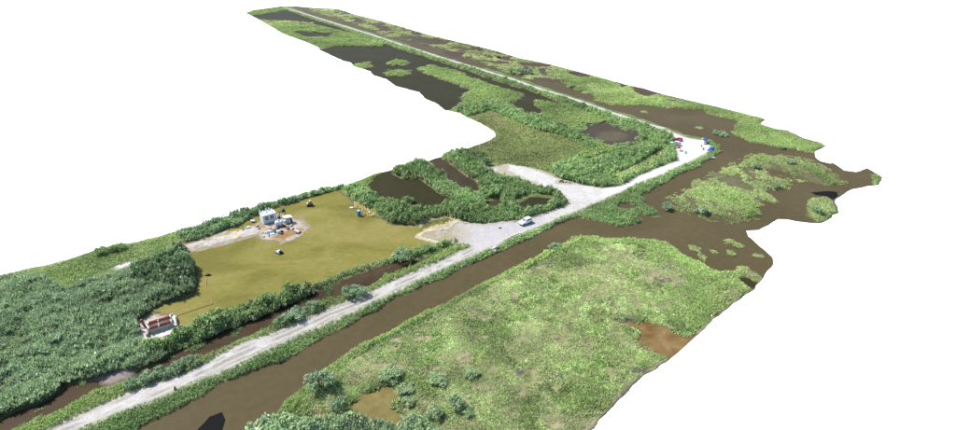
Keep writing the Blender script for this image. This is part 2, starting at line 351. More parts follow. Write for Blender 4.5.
SK = np.stack([E[:,1], E[:,0], re[E[:,0]], re[E[:,1]]], 1)
tag(link('terrain', np_mesh('terrain', V, np.concatenate([F, SK]), C2, True), 'land'), 'flat marsh land of grass, mud and dry patches', 'terrain', kind='structure')

def water_sheet(name, key, mat, label, cell=2.0):
    polys = WP[key]; z = WBODY[key][1]
    for i, V_ in enumerate(polys):
        fn = lambda P: np.maximum(sdf1(P, V_)-2.6*np.clip(P[:,1]/160, .8, 1.8), out_fn(P)+.01)
        l2, h2 = V_.min(0)-6, V_.max(0)+6
        l2 = np.maximum(l2, lo); h2 = np.minimum(h2, hi)
        P, F = grid_region(fn, l2, h2, cell)
        lb = label if isinstance(label, str) else label[i]
        tag(link(name, np_mesh(name, np.c_[P, np.full(len(P), z)], F, None, True), mat), lb, name.split('_')[-1], kind='structure')
water_sheet('canal', 'canal', 'canal', 'brown canal running beside the dirt road and widening round the islands', 2.0)
water_sheet('settling_pond', 'yellow', 'yellow', 'large shallow olive yellow pond around the ruined white building', 1.5)
water_sheet('ditch', 'ditch', 'ditch', 'narrow dark brown ditch between hedge and dirt road', 1.5)
water_sheet('pond', 'dark_a', 'dark_a', 'long dark grey pond along the far road', 2.5)
water_sheet('pond', 'far', 'dark_a', ['dark pond at the far tip of the marsh', 'small dark pond among grass near the far tip'], 2.5)
water_sheet('pond', 'pond_d', 'dark_a', 'dark olive pond enclosed by green hedges behind the yellow pond', 1.5)
water_sheet('pond', 'pond_e', 'dark_e', 'dark brown pond between two reed hedges', 1.5)
water_sheet('pond', 'pond_f', 'dark_a', 'small dark pond ringed by reeds above the parked white car', 1.0)
water_sheet('pond', 'pond_g', 'dark_e', 'tiny dark gap of water inside the hedge block', 1.0)
water_sheet('pond', 'tarn', 'tarn', 'orange brown pond at the cut edge of the meadow', 1.0)
water_sheet('pond', 'pool', 'pool', 'ochre pool beside reeds at the bottom of the meadow', 1.0)
water_sheet('puddle', 'puddle', 'pool', 'small ochre puddle by the canal bank bush', .6)
water_sheet('pond', 'inner', 'canal', 'small brown pool inside the grassy spit', .8)
water_sheet('pond', 'spot', 'dark_a', 'dark wet hollow at the meadow corner', .8)
water_sheet('pond', 'top', 'redwater', [(lambda k: 'red brown pool in the strip beyond the canal, %s counted from the far tip' % ('first','second','third','fourth','fifth','sixth','seventh','eighth','ninth','tenth','eleventh','twelfth')[k])(sorted(q[0][0] for q in TOPS).index(t_[0][0])) for t_ in TOPS], 1.5)

# roads
def center_u(P, px):
    L_ = np.array([at(x, y, .5)[:2] for x, y in px]); best = np.full(len(P), 1e9); u = np.zeros(len(P))
    for a, b in zip(L_[:-1], L_[1:]):
        e = b-a; n = np.array([-e[1], e[0]])/np.linalg.norm(e); w = P-a; t = np.clip(w@e/(e@e), 0, 1)
        dd = np.linalg.norm(w-t[:,None]*e, axis=1); m = dd < best; best[m] = dd[m]; u[m] = (w@n)[m]
    return u
MID = [(30,446),(62,430),(93,418),(125,404),(152,395),(186,379),(230,358),(284,336),(330,314),(364,301),(398,284),(434,268),(466,253),(500,238),(540,222),(576,207),(612,192),(650,177),(690,160)]
def road_color(P):
    u = center_u(P, MID); n1, n2 = fbm(P, .12, 3, 4), fbm(P, .7, 3, 7)
    c = np.tile([.60,.565,.52], (len(P), 1)); c = mixc(c, sstep(.4, .65, n2), (.68,.66,.63))
    yard = 1-sstep(-2, 3, sdf1(P, ROADW[1])); c = mixc(c, yard, (.58,.55,.545)); c = mixc(c, yard*sstep(.5, .7, n2), (.64,.61,.60))
    ww = at(432,236); c = mixc(c, yard*(1-sstep(4, 15, np.hypot(P[:,0]-ww[0], P[:,1]-ww[1])))*sstep(.3, .6, n2+.15), (.42,.36,.22))
    wob = (n1-.5)*1.2
    for off, w in ((-.1, .5), (1.3, .28), (-1.5, .25)):
        k = np.exp(-((u+wob-off)/w)**2)*(.8*sstep(.3, .55, fbm(P, .35, 2, 19)))*(1-yard)*(P[:,1] < at(500,240)[1])
        c = mixc(c, k, (.27,.25,.20))
    far = sstep(at(560,205)[1], at(600,190)[1], P[:,1]); arm = 1-sstep(-1, 2, sdf1(P, ROADW[2])); c = mixc(c, far*.9*(1-.75*arm), (.86,.84,.82)); c = mixc(c, arm*sstep(.52, .66, n1), (.50,.45,.33))
    e = sdf(P, ROADW); c = mixc(c, sstep(-1.0, 0, e)*.5, (.40,.38,.28))
    return c*.47
def road_obj(name, polys, cell, label, zoff):
    def fn(P):
        Q = P+np.stack([(fbm(P, .5, 2, 5)-.5), (fbm(P, .5, 2, 55)-.5)], 1)*1.1
        return np.maximum(sdf(Q, polys), out_fn(P)+.02)
    A = np.concatenate(polys); P, F = grid_region(fn, np.maximum(A.min(0)-1, lo), np.minimum(A.max(0)+1, hi), cell)
    # the sheet drapes on the land: sample the land's own cells so it stays just above
    z = height(P)
    for dx, dy in ((.6,0),(-.6,0),(0,.6),(0,-.6)): z = np.maximum(z, height(P+[dx, dy])-.03)
    tag(link(name, np_mesh(name, np.c_[P, z+zoff], F, road_color(P), True), 'gravel'), label, 'road', kind='structure')
road_obj('dirt_road', ROADW, .6, 'pale dirt road with wheel ruts widening into gravel yards', .03)
road_obj('dirt_track', TRACKW, .9, 'thin white track running to the far tip beside the canal', .045)

# ------------------------------------------------------------------ vegetation
PAL = {
 'reed':  [(.106,.160,.078),(.150,.204,.108),(.074,.120,.056),(.215,.255,.165)],
 'hedge': [(.078,.136,.042),(.116,.185,.066),(.042,.082,.026),(.190,.235,.110)],
 'grass': [(.098,.158,.040),(.130,.190,.058),(.185,.215,.090),(.068,.105,.030)],
 'mead':  [(.125,.200,.062),(.172,.245,.088),(.250,.255,.130),(.080,.135,.040)],
 'float': [(.140,.185,.062),(.195,.225,.095),(.082,.130,.040),(.270,.265,.140)],
 'dry':   [(.088,.122,.038),(.122,.130,.050),(.068,.112,.030),(.155,.150,.074)],
 'teal':  [(.096,.152,.082),(.135,.195,.115),(.060,.104,.056),(.195,.248,.160)],
 'dark':  [(.044,.078,.032),(.066,.108,.048),(.028,.050,.024),(.130,.165,.090)],
 'pale':  [(.125,.178,.085),(.165,.215,.115),(.085,.130,.060),(.215,.255,.150)],
 'straw': [(.280,.240,.110),(.220,.190,.080),(.330,.290,.160),(.130,.130,.050)],
}
FOL = 1.9
def leaf_tris(n, kind, r):
    """n triangles of one clump (unit footprint radius 1, unit height 1): corners (n,3,3)"""
    if kind == 'reed':      # arching blades
        a = r.uniform(0, 2*np.pi, n); q = np.sqrt(r.uniform(0, 1, n))*.8
        base = np.stack([q*np.cos(a), q*np.sin(a), r.uniform(.25, .6, n)], 1)
        b = r.uniform(0, 2*np.pi, n); le = r.uniform(.35, .8, n); up = r.uniform(.15, .45, n)
        tip = base + np.stack([le*np.cos(b), le*np.sin(b), up], 1)
        w = np.stack([-np.sin(b), np.cos(b), r.uniform(-.4, .4, n)], 1)*r.uniform(.12, .24, n)[:,None]
        return np.stack([base-w, base+w, tip], 1)
    if kind == 'grass':
        a = r.uniform(0, 2*np.pi, n); q = np.sqrt(r.uniform(0, 1, n))
        base = np.stack([q*np.cos(a), q*np.sin(a), r.uniform(-.05, .2, n)], 1); b = r.uniform(0, 2*np.pi, n)
        le = r.uniform(.3, .7, n); tip = base+np.stack([le*np.cos(b), le*np.sin(b), r.uniform(.3, .9, n)], 1)
        w = np.stack([-np.sin(b), np.cos(b), r.uniform(-.2, .2, n)], 1)*r.uniform(.18, .34, n)[:,None]
        return np.stack([base-w, base+w, tip], 1)
    # bushy dome of leaves
    th = np.arccos(r.uniform(.05, 1, n)); ph = r.uniform(0, 2*np.pi, n); rad = r.uniform(.6, 1.05, n)
    c = np.stack([np.sin(th)*np.cos(ph)*rad, np.sin(th)*np.sin(ph)*rad, .3+.7*np.cos(th)*rad], 1)
    nrm = c-[0, 0, .2]; nrm = nrm/np.linalg.norm(nrm, axis=1)[:,None]+r.normal(0, .42, (n, 3))+[-.25, 0, .7]; nrm /= np.linalg.norm(nrm, axis=1)[:,None]
    t = np.cross(nrm, r.normal(0, 1, (n, 3))); t /= np.linalg.norm(t, axis=1)[:,None]; s = np.cross(nrm, t)
    z = r.uniform(.17, .36, n)[:,None]
    return np.stack([c+t*z, c-t*z*.6+s*z*.7, c-t*z*.6-s*z*.7], 1)
def build_clumps(P, Z, R, H, pal, kind, nleaf, r, tone=None, straw=None):
    n = len(P); k = int(nleaf*1.5) if kind == 'bush' else nleaf
    L_ = leaf_tris(n*k, kind, r).reshape(n, k, 3, 3)
    L_ = L_*np.stack([R, R, H], 1)[:,None,None,:]
    L_[...,0] += P[:,0,None,None]; L_[...,1] += P[:,1,None,None]; L_[...,2] += Z[:,None,None]
    pc = np.array(PAL[pal]); w = r.dirichlet([.7, .7, .5, .3], n); base = w@pc
    base = base*FOL
    if tone is not None: base = base*tone[:,None]
    if straw is not None: base = base*(1-straw[:,None])+np.array([.30,.27,.155])*straw[:,None]
    col = base[:,None,:]*np.exp(r.normal(0, .28, (n, k)))[:,:,None]
    pale = (r.random((n, k)) < .05)[:,:,None]; col = np.where(pale, col*.35+np.array([.30,.34,.22]), col)
    col = np.repeat(col[:,:,None,:], 3, 2)
    return L_.reshape(-1, 3), col.reshape(-1, 3)
ROADALL = ROADW+TRACKW
TRI = [0]
def scatter(name, label, cat, polys, pal, kind, H, nleaf=14, spc=2.6, rad=.75, jit=.2, edge=.25, keep=None, wet=False, hz=None, water_ok=False, wv=1.0, over_road=-9, tonef=.05, tan=0.0):
    """polys: world polygons. spc: spacing in pixels-at-distance; H height in m"""
    r = np.random.default_rng(abs(hash_(name+label)) % 2**31)
    Vs, Cs = [], []
    pts = []
    for V_ in polys:
        l2, h2 = V_.min(0)-1, V_.max(0)+1
        near = max(l2[1], 60); s = spc*math.hypot(near*cp, CAM_H*.6)/535
        nx, ny = int((h2[0]-l2[0])/s)+1, int((h2[1]-l2[1])/s)+1
        X, Y = np.meshgrid(l2[0]+np.arange(nx)*s, l2[1]+np.arange(ny)*s, indexing='ij'); P = np.stack([X.ravel(), Y.ravel()], 1)
        P = P+r.uniform(-.5, .5, P.shape)*s
        dist = np.hypot(P[:,1]*cp, CAM_H*.6); sw = spc*dist/535
        P = P[r.random(len(P)) < (s/sw)**1.7]
        m = sdf1(warp(P, .8), V_) < 0
        pts.append(P[m])
    P = np.concatenate(pts)
    if not water_ok: P = P[water_d(P) > edge]
    P = P[sdf(P, ROADALL) > over_road if over_road > -8 else sdf(P, ROADALL) > (.8 if H > 1.4 else .35)]
    P = P[out_fn(P) < (-.8 if H < 1 else -.5)]
    if keep is not None: P = P[keep(P, r)]
    if not len(P): return
    sw = spc*np.hypot(P[:,1]*cp, CAM_H*.6)/535
    Z = np.maximum(height(P), 0.0)-.05
    lump = fbm(P, .16, 3, 77); lump2 = fbm(P, .62 if P[:,1].mean() < 260 else .4, 2, 3)
    hh = H*np.clip(.2+1.5*lump, .35, 1.3)*r.uniform(1-jit, 1+jit, len(P))*(np.clip(.35+1.2*lump2, .4, 1.2) if H > 1.2 else .75+.5*lump2)
    R = np.maximum(np.maximum(rad*sw*1.05, .18), hh*(.27 if kind != 'grass' else .5))*r.uniform(.8, 1.3, len(P))
    tone = .45+1.1*fbm(P, tonef, 3, 123)
    st = None
    if pal in ('hedge', 'reed') and H > 1.4:
        st = np.clip(1-water_d(P)/2.2, 0, 1)*(r.random(len(P)) < .5)*.7; hh = hh*(1-.45*st)
        st = np.maximum(st, .6*(r.random(len(P)) < .03))
    if tan:
        q = .45*fbm(P, .10, 3, 204)+.55*fbm(P, .45, 2, 61); st = tan*sstep(.44, .60, q)*r.uniform(.5, 1, len(P))
    V, C = build_clumps(P, Z, R, hh, pal, kind, nleaf, r, tone*wv, st)
    F = np.arange(len(V)).reshape(-1, 3); TRI[0] += len(F)
    o = link(name, np_mesh(name, V, F, C), 'foliage'); tag(o, label, cat, kind='stuff'); return o
def hash_(s):
    h = 7
    for ch in s: h = (h*131+ord(ch)) & 0x7fffffff
    return h

# reeds of the left field
R1 = [(-90,306),(-40,292),(0,276),(22,271),(40,276),(58,283),(70,287),(86,280),(112,272),(140,266),(150,258),(166,252),(182,246),(190,258),(197,274),(194,288),(160,303),(148,309),
 (134,322),(140,338),(150,346),(174,346),(160,358),(140,366),(96,374),(80,376),(62,382),(56,392),(40,401),(20,408),(0,418),(-40,436),(-90,440)]
scatter('reed_bed', 'dense blue green reed field filling the left side', 'reeds', [poly(R1, 1.2)], 'reed', 'reed', 2.0, 16, 2.2, .85)
scatter('shrub_cover', 'dark rounded scrub at the left corner of the yellow pond', 'scrub', [poly([(128,268),(140,262),(166,256),(172,248),(184,244),(191,258),(196,272),(193,284),(184,287),(160,282),(136,278)], 1.4)], 'dark', 'bush', 2.8, 18, 3.6, .9)
scatter('grass_cover', 'bright green grass strip along the back edge of the left field', 'grass', [poly([(18,268),(54,262),(100,246),(160,234),(191,226),(192,238),(178,246),(150,256),(112,268),(88,278),(70,285),(56,281),(34,273)], .3)], 'grass', 'grass', .5, 10, 2.6, .8)
# hedge along the back of the yellow pond
scatter('hedge', 'long low hedge along the back of the yellow pond', 'hedge', [band([(176,232),(210,222),(240,212),(270,203),(300,194),(322,188),(344,184)], [(186,240),(200,238),(230,227),(252,216),(276,207),(300,199),(322,193),(342,189)], .8)], 'dark', 'bush', 1.6, 18, 2.5, .85, wv=1.6)
scatter('grass_cover', 'grass verge behind the long back hedge', 'grass', [band([(176,231),(210,221),(240,211),(270,202),(300,193),(322,187),(352,181),(376,172)], [(186,236),(212,226),(242,216),(270,207),(300,198),(322,192),(352,188),(374,178)], .3)], 'grass', 'grass', .6, 10, 2.6, .8)
# hedge between yellow pond and ditch
scatter('hedge', 'thick green hedge between the yellow pond and the ditch', 'hedge', [band([(146,346),(166,341),(188,327),(210,315),(240,305),(268,296),(292,290),(306,285)], [(152,352),(180,346),(205,336),(232,325),(262,313),(284,304),(300,297),(312,290)], 1.1)], 'hedge', 'bush', 2.3, 22, 2.4, .85, edge=-2.0)
scatter('hedge', 'thinner scrubby end of the hedge between yellow pond and ditch', 'hedge', [band([(292,291),(330,276),(360,264),(392,256),(420,247),(446,240),(458,241)], [(298,295),(330,281),(360,269),(394,261),(420,253),(440,247),(456,245)], .7)], 'hedge', 'bush', 1.5, 16, 2.8, .8, edge=-.8)
# verges of the road
scatter('verge', 'grassy verge between ditch and dirt road', 'grass', [band([(10,432),(34,421),(56,412),(80,401),(94,392),(124,384),(150,372),(204,357),(224,349),(258,332),(276,325),(318,304),(340,296),(370,285),(388,275),(412,267),(428,258),(444,250),(470,245)], [(36,436),(50,430),(80,416),(110,402),(130,393),(160,382),(191,372),(224,353),(270,335),(300,322),(332,308),(371,292),(400,278),(432,265),(460,252),(472,247)], .4)], 'grass', 'bush', .8, 12, 2.4, .75, wv=1.05, edge=.1)
scatter('verge', 'grassy verge between dirt road and canal', 'grass', [band([(60,444),(74,431),(106,419),(140,406),(174,392),(216,374),(244,362),(270,350),(296,337),(324,324),(356,311),(396,291),(436,272),(470,257),(492,247),(514,236),(546,224)], [(110,444),(140,428),(180,407),(200,396),(220,381),(240,373),(284,359),(308,345),(328,336),(371,313),(396,295),(420,286),(448,276),(470,265),(490,255),(510,247),(536,236),(556,226)], .4)], 'hedge', 'bush', .85, 12, 2.4, .75, wv=1.12, edge=-.15)
scatter('verge', 'green verge between the far half of the road and canal', 'grass', [poly([(536,229),(546,224),(580,210),(612,196),(640,183),(670,171),(691,162),(705,156),(711,148),(703,140),(714,141),(722,149),(722,155),(705,163),(691,171),(670,181),(650,190),(640,196),(645,206),(658,213),(648,217),(636,212),(640,222),(620,227),(604,223),(580,216),(556,226)], .4)], 'hedge', 'bush', 1.0, 14, 2.4, .75, wv=1.1, edge=.05)
scatter('grass_cover', 'pale grass hollow inside the reed block by the road bend', 'grass', [poly([(612,176),(640,163),(662,149),(667,155),(646,170),(618,182)], 0)], 'float', 'grass', .6, 10, 2.4, .8)
# hedges round the back ponds
scatter('reed_hedge', 'reed hedge between the yellow pond and the dark olive pond', 'reeds', [poly([(345,186),(356,185),(380,197),(398,202),(412,204),(424,209),(428,216),(412,223),(396,222),(380,213),(364,205),(350,196)], 1.2)], 'hedge', 'bush', 2.2, 20, 2.3, .85, wv=1.05)
scatter('grass_cover', 'low green plants at the back corner of the olive pond', 'grass', [poly([(344,183),(360,180),(376,173),(378,177),(366,186),(356,188)], .3)], 'grass', 'grass', .7, 10, 2.6, .8)
scatter('reed_hedge', 'reed ridge between the dark olive pond and the narrow brown pond', 'reeds', [poly([(392,171),(404,165),(420,160),(430,163),(448,176),(468,189),(486,198),(480,204),(456,201),(436,190),(418,177),(400,178)], 1.2)], 'hedge', 'reed', 2.2, 18, 2.3, .85, wv=1.15)
scatter('reed_hedge', 'reed hedge on the right of the narrow brown pond', 'reeds', [poly([(440,155),(452,151),(470,150),(484,154),(490,160),(480,164),(494,172),(512,177),(520,184),(496,190),(484,186),(460,171)], 1.2)], 'hedge', 'reed', 2.2, 18, 2.3, .85, wv=1.1)
scatter('reed_hedge', 'large reed block beside the gravel yard and parked white car', 'reeds', [poly([(424,211),(448,203),(468,198),(480,192),(500,186),(514,177),(538,185),(560,193),(570,202),(562,209),(540,216),(520,220),(500,222),(478,223),(460,218),(444,213),(430,216)], 1.2)], 'hedge', 'bush', 1.9, 20, 2.3, .85, wv=1.0,
 keep=lambda P, r: (sdf1(P, poly([(514,200),(530,194),(552,196),(556,202),(546,209),(528,213),(514,210)], 0)) > 0) & (sdf1(P, poly([(482,200),(500,197),(504,206),(490,211)], 0)) > 0))
scatter('reed_hedge', 'large reed block inside the road bend by the parked red car', 'reeds', [poly([(550,169),(560,162),(590,154),(610,149),(636,148),(646,143),(650,134),(660,130),(672,138),(677,150),(677,159),(660,166),(638,175),(620,184),(600,186),(580,183),(558,177)], 1.2)], 'hedge', 'bush', 2.0, 20, 2.2, .85, wv=1.05,
 keep=lambda P, r: (sdf1(P, poly([(580,162),(606,153),(612,155),(592,164)], 0)) > 0) & (sdf1(P, poly([(612,176),(640,163),(662,149),(667,155),(646,170),(618,182)], 0)) > 0))
scatter('reed_hedge', 'reed hedge along the left side of the white far track', 'reeds', [poly([(674,138),(660,130),(633,121),(610,114),(585,105),(573,101),(556,95),(566,101),(578,107),(596,114),(612,121),(632,128),(648,134),(656,142)], .9)], 'hedge', 'bush', 1.9, 16, 2.5, .8, wv=1.05)
scatter('reed_hedge', 'thin hedge along the far straight of the white track', 'reeds', [band([(562,96),(540,90.5),(510,80),(476,69.5),(448,61),(420,52),(400,46),(370,36),(342,27.2),(310,17.2),(283,8)], [(572,105),(540,96),(510,85.5),(476,74),(448,64),(420,54.6),(400,49),(370,38.5),(342,29.5),(310,19),(276,10)], .5)], 'hedge', 'bush', 1.6, 12, 2.2, .8, wv=1.1)
scatter('reed_hedge', 'diagonal scrub ridge across the dry central field', 'scrub', [poly([(456,109),(470,103),(486,101),(506,101),(520,112),(536,113),(552,122),(562,128),(580,137),(596,146),(590,149),(566,136),(548,131),(530,127),(512,118),(490,109),(470,114),(460,114)], 1.0)], 'hedge', 'bush', 1.9, 18, 2.2, .85, wv=1.0)
scatter('grass_cover', 'bright green marsh between the long dark pond and scrub ridge', 'grass', [poly([(418,68),(432,64),(454,69),(480,80),(500,87),(524,95),(514,102),(496,104),(470,102),(460,100),(462,95),(470,90),(450,82),(426,74)], .3)], 'grass', 'bush', .8, 12, 2.5, .8, wv=.95)
scatter('grass_cover', 'bright green marsh behind the dark mud pan', 'grass', [poly([(532,100),(556,103),(578,110),(600,116),(612,121),(600,123),(582,124),(572,131),(556,124),(542,116)], .3)], 'grass', 'bush', .9, 12, 2.5, .8, wv=.9)
scatter('dry_grass', 'olive brown dry marsh field in the middle', 'grass', [poly([(470,118),(500,114),(530,124),(560,134),(588,146),(580,156),(556,165),(546,171),(520,166),(500,164),(482,156),(466,150),(480,144),(497,138),(494,130),(480,122)], .3)], 'dry', 'grass', .6, 10, 2.5, .8)
scatter('dry_grass', 'green and olive plants round the dark mud pan', 'grass', [poly([(566,130),(577,133),(585,139),(603,146),(627,148),(642,145),(650,138),(658,146),(640,152),(610,151),(590,156),(575,160),(580,150),(572,140)], .3)], 'grass', 'bush', 1.0, 12, 2.5, .8, wv=.9)
# far tip of the marsh
scatter('grass_cover', 'green marsh plants at the far tip beside the track', 'grass', [poly([(246,13),(252,10.5),(282,6.5),(290,9),(275,11.6),(256,15),(262,17),(274,16),(272,19),(262,20)], .3), poly([(268,21),(300,22),(314,25),(336,30),(352,34),(372,40),(384,43),(382,46),(338,46),(318,48),(300,40),(282,33)], .3)], 'grass', 'bush', 1.2, 12, 2.0, .8, wv=.9)
scatter('dry_grass', 'pale dry reeds on a bar at the far tip', 'reeds', [poly([(264,21),(286,20.5),(314,22.5),(306,25),(282,26),(270,25)], .2)], 'straw', 'grass', .8, 8, 2.2, .8, water_ok=True)
# strip beyond the canal and the water meadows on the right
def gaps(lo_, f=.09, s=5):
    return lambda P, r: fbm(P*np.array([1, .5]), f, 3, s) > lo_
TOPW = [V for V in WP['top']]
scatter('floating_plants', 'yellow green floating plants in a long strip beyond the canal', 'water plants', [poly(TOPSTRIP, .2)], 'float', 'grass', .45, 10, 2.1, .8, keep=lambda P, r: (.35*fbm(P, .05, 2, 5)+.65*fbm(P*np.array([1, .6]), .17, 3, 12) > np.where(P[:,0] > 70, .43, .445)))
scatter('floating_plants', 'greener plants in the strip beyond the widening canal', 'water plants', [poly([(560,72),(603,80),(661,96),(743,114),(765,120),(758,124),(776,129),(804,139),(826,146),(812,153),(780,148),(751,142),(733,133),(739,122),(711,115),(669,108),(613,105),(595,95),(560,82)], .2)], 'grass', 'bush', .6, 12, 2.3, .8, wv=1.05, keep=lambda P, r: fbm(P, .12, 3, 37) > .40)
scatter('floating_plants', 'yellow green plants covering the large island in the canal', 'water plants', [poly(ISL_MAIN, .2)], 'float', 'grass', .5, 12, 2.1, .8, keep=gaps(.42, .28, 4), wv=1.0)
scatter('floating_plants', 'greener lower half of the large canal island', 'water plants', [poly([(672,199),(698,190),(730,190),(752,198),(758,206),(761,215),(726,220),(704,215),(688,212)], .2), poly([(780,160),(806,162),(838,183),(828,186),(800,176)], .2), poly([(730,170),(758,155),(776,158),(750,168)], .2)], 'grass', 'bush', .6, 12, 2.6, .8, wv=1.0, keep=gaps(.40, .12, 9))
scatter('floating_plants', 'plants on the small island at the right cut edge', 'water plants', [poly(ISL_R, .2)], 'float', 'grass', .6, 12, 2.1, .8)
scatter('floating_plants', 'plants on the pointed right tip of the marsh', 'water plants', [poly(ISL_TIP, .2)], 'mead', 'grass', .6, 12, 2.1, .8)
# the meadow
MEAD = [(270,420),(292,397),(310,383),(334,363),(364,345),(428,312),(468,292),(500,276),(531,261),(558,247),(572,238),(590,238),(650,240),(668,243),(682,255),(704,265),(714,273),(734,272),(740,266),(763,277),(755,290),(726,310),(699,333),(666,362),(645,374),(590,428),(560,462),(440,462),(300,440)]
scatter('meadow_grass', 'light green meadow grass with straw patches right of the canal', 'grass', [poly(MEAD, .3)], 'mead', 'grass', .34, 11, 2.3, .8, keep=lambda P, r: fbm(P, .35, 3, 21) > .29+.10*fbm(P, .04, 2, 66), edge=.15, wv=1.24, tonef=.12, tan=.6)
scatter('meadow_grass', 'fresh green tufts dotted through the meadow', 'grass', [poly(MEAD, .3)], 'grass', 'grass', .5, 12, 3.0, .8, keep=lambda P, r: fbm(P, .22, 3, 51) > .56, edge=.15, wv=1.05, tonef=.2, tan=.3)
scatter('bank_grass', 'bright grass fringe along the canal bank of the meadow', 'grass', [band([(276,416),(292,396),(310,382),(334,362),(364,344),(428,311),(468,291),(500,275),(531,260),(558,246),(572,237),(590,237),(650,239),(668,242),(682,254),(704,264),(720,273)], [(290,418),(302,400),(320,386),(342,366),(370,348),(432,315),(472,295),(504,279),(536,264),(562,251),(575,243),(590,243),(648,246),(662,249),(674,260),(696,270),(712,280)], .3)], 'grass', 'bush', .7, 12, 2.4, .8, wv=1.15, edge=-.1)
scatter('meadow_grass', 'lush pale green grass at the right end of the meadow', 'grass', [poly([(640,246),(668,244),(704,266),(740,272),(758,284),(740,298),(700,331),(684,330),(690,310),(670,296),(690,282),(660,268)], .3)], 'grass', 'grass', .55, 14, 2.4, .85, wv=1.15, keep=gaps(.36, .2, 3), tan=.25)
scatter('reed_bed', 'blue green reeds along the bottom edge by the ochre pool', 'reeds', [poly([(246,432),(258,422),(270,416),(285,417),(310,421),(330,415),(348,410),(362,414),(380,419),(398,423),(412,416),(424,420),(440,432),(450,470),(220,470)], 1.2)], 'reed', 'bush', 1.8, 16, 2.2, .85, wv=1.35)
scatter('straw_reeds', 'yellow straw reeds in shallow water behind the blue drum', 'reeds', [poly([(354,203),(362,202),(374,209),(373,216),(364,215),(357,210)], .3)], 'straw', 'bush', .8, 12, 2.4, .7, water_ok=True, keep=lambda P, r: r.random(len(P)) < .75)
scatter('marsh_plants', 'low plants on the mud spit by the gravel yard', 'plants', [poly([(418,225),(430,220),(452,216),(455,219),(442,225),(424,228)], .2)], 'dry', 'bush', .5, 10, 2.4, .7, water_ok=True, keep=lambda P, r: r.random(len(P)) < .6)
scatter('marsh_plants', 'scattered water weeds along the ditch edges', 'plants', [poly(DITCH, 0)], 'hedge', 'grass', .5, 8, 2.6, .7, water_ok=True, keep=lambda P, r: fbm(P, .3, 3, 88) > .66)

def rim(px, lo_, hi_):
    V_ = poly(px); return lambda P, r: (lambda d: (d > lo_) & (d < hi_) & (fbm(P, .5, 2, 17) > .47))(sdf1(P, V_))
def grow(px, k=1.25):
    V_ = poly(px); c = V_.mean(0); return c+(V_-c)*k
scatter('marsh_plants', 'ragged plants round the rim of the orange brown pond', 'plants', [grow(TARN)], 'mead', 'grass', .5, 12, 2.2, .75, water_ok=True, keep=rim(TARN, -.9, 2.0), tan=.5)
scatter('marsh_plants', 'pale plants creeping into the left end of the orange brown pond', 'plants', [poly([(618,322),(628,324),(636,330),(640,336),(634,342),(624,334)], .1)], 'float', 'grass', .5, 12, 2.2, .75, water_ok=True, keep=lambda P, r: fbm(P, .5, 2, 5) > .45)
scatter('marsh_plants', 'ragged plants round the rim of the ochre pool', 'plants', [grow(POOL_B)], 'mead', 'grass', .7, 12, 2.4, .75, water_ok=True, keep=rim(POOL_B, -.8, 2.0), tan=.4)
scatter('marsh_plants', 'loose yellow plants fringing the large canal island', 'plants', [grow(ISL_MAIN, 1.15)], 'float', 'grass', .4, 10, 2.0, .7, water_ok=True, keep=rim(ISL_MAIN, -3, 3.2))
PAN = [(577,133),(583,125),(609,122),(625,130),(647,134),(641,144),(627,147),(603,145),(585,139)]
scatter('marsh_plants', 'ragged plants round the dark mud pan', 'plants', [grow(PAN)], 'hedge', 'bush', .7, 12, 2.2, .75, keep=rim(PAN, -3.5, 2.5))
# small plant mats in open water, each one a thing
def mat_thing(px, py, rx, ry, label, pal='float', seed=0, H=.4):
    r = np.random.default_rng(1000+seed); c = at(px, py); s = math.hypot(c[1], CAM_H)/535
    sy = s/ math.sin(math.atan2(CAM_H, c[1]))
    n = int(max(26, rx*ry*3)); q = np.sqrt(r.random(n)); a = r.uniform(0, 2*np.pi, n); q *= .45+.75*vnoise(a*1.9+seed, a*0+seed)
    P = np.stack([rx*1.07*s*q*np.cos(a), ry*1.07*sy*q*np.sin(a)], 1)
    V, C = build_clumps(P, np.full(n, -.05), r.uniform(.5, 1.1, n)*s*2.1, r.uniform(.5, 1.2, n)*H, pal, 'bush', 12, r)
    o = link('plant_mat', np_mesh('plant_mat', V, np.arange(len(V)).reshape(-1, 3), C), 'foliage'); o.location = (c[0], c[1], .02)
    tag(o, label, 'plant mat', 'plant mats in open water')
for i, a in enumerate([
 (363,65.5,9,2.6,'green plant mat nearest the cut edge of the long dark pond','grass'), (399,62.8,12,2.6,'upper of two green plant mats in the long dark pond','grass'), (397,73,13,3.2,'lower of two green plant mats in the long dark pond','grass'),
 (720,134.5,6,3,'round green plant mat in the canal beyond the blue tent','teal'), (699,128,4,1.3,'flat yellow plant mat in the canal above the clearing','float'), (644,112,2.5,1,'tiny plant mat in the wide canal near the far track','float'),
 (735,133,3,1.5,'small plant mat beside the far canal bank','float'), (694,249,6,4,'straw coloured mat at the meadow corner of the canal','float'), (702,257,4,4.5,'straw coloured mat against the meadow shore','float'),
 (714,252,3.5,2.2,'small pale mat midway across the canal mouth','float'), (730,242,6,3,'pale mat highest of the cluster at the canal mouth','float'), (738,246,5,2.5,'pale mat right of the cluster at the canal mouth','float'),
 (731,253,6,3,'pale mat lowest of the cluster at the canal mouth','float'), (757,256,6,2.2,'long pale mat nearest the right cut edge','float'), (743,269,7,3.5,'broad pale mat joined to the meadow tip','float'),
 (800,181,4,1.5,'small straw mat below the island inlet','float'), (754,175,5,2,'straw mat in the island inlet','float'), (774,201,3,1.2,'small straw mat off the lower island point','float'),
 (585,93,3,1.2,'tiny mat at the edge of the far canal bank','float')]):
    mat_thing(*a[:4], a[4], a[5], i, 1.6 if i < 4 else .45)

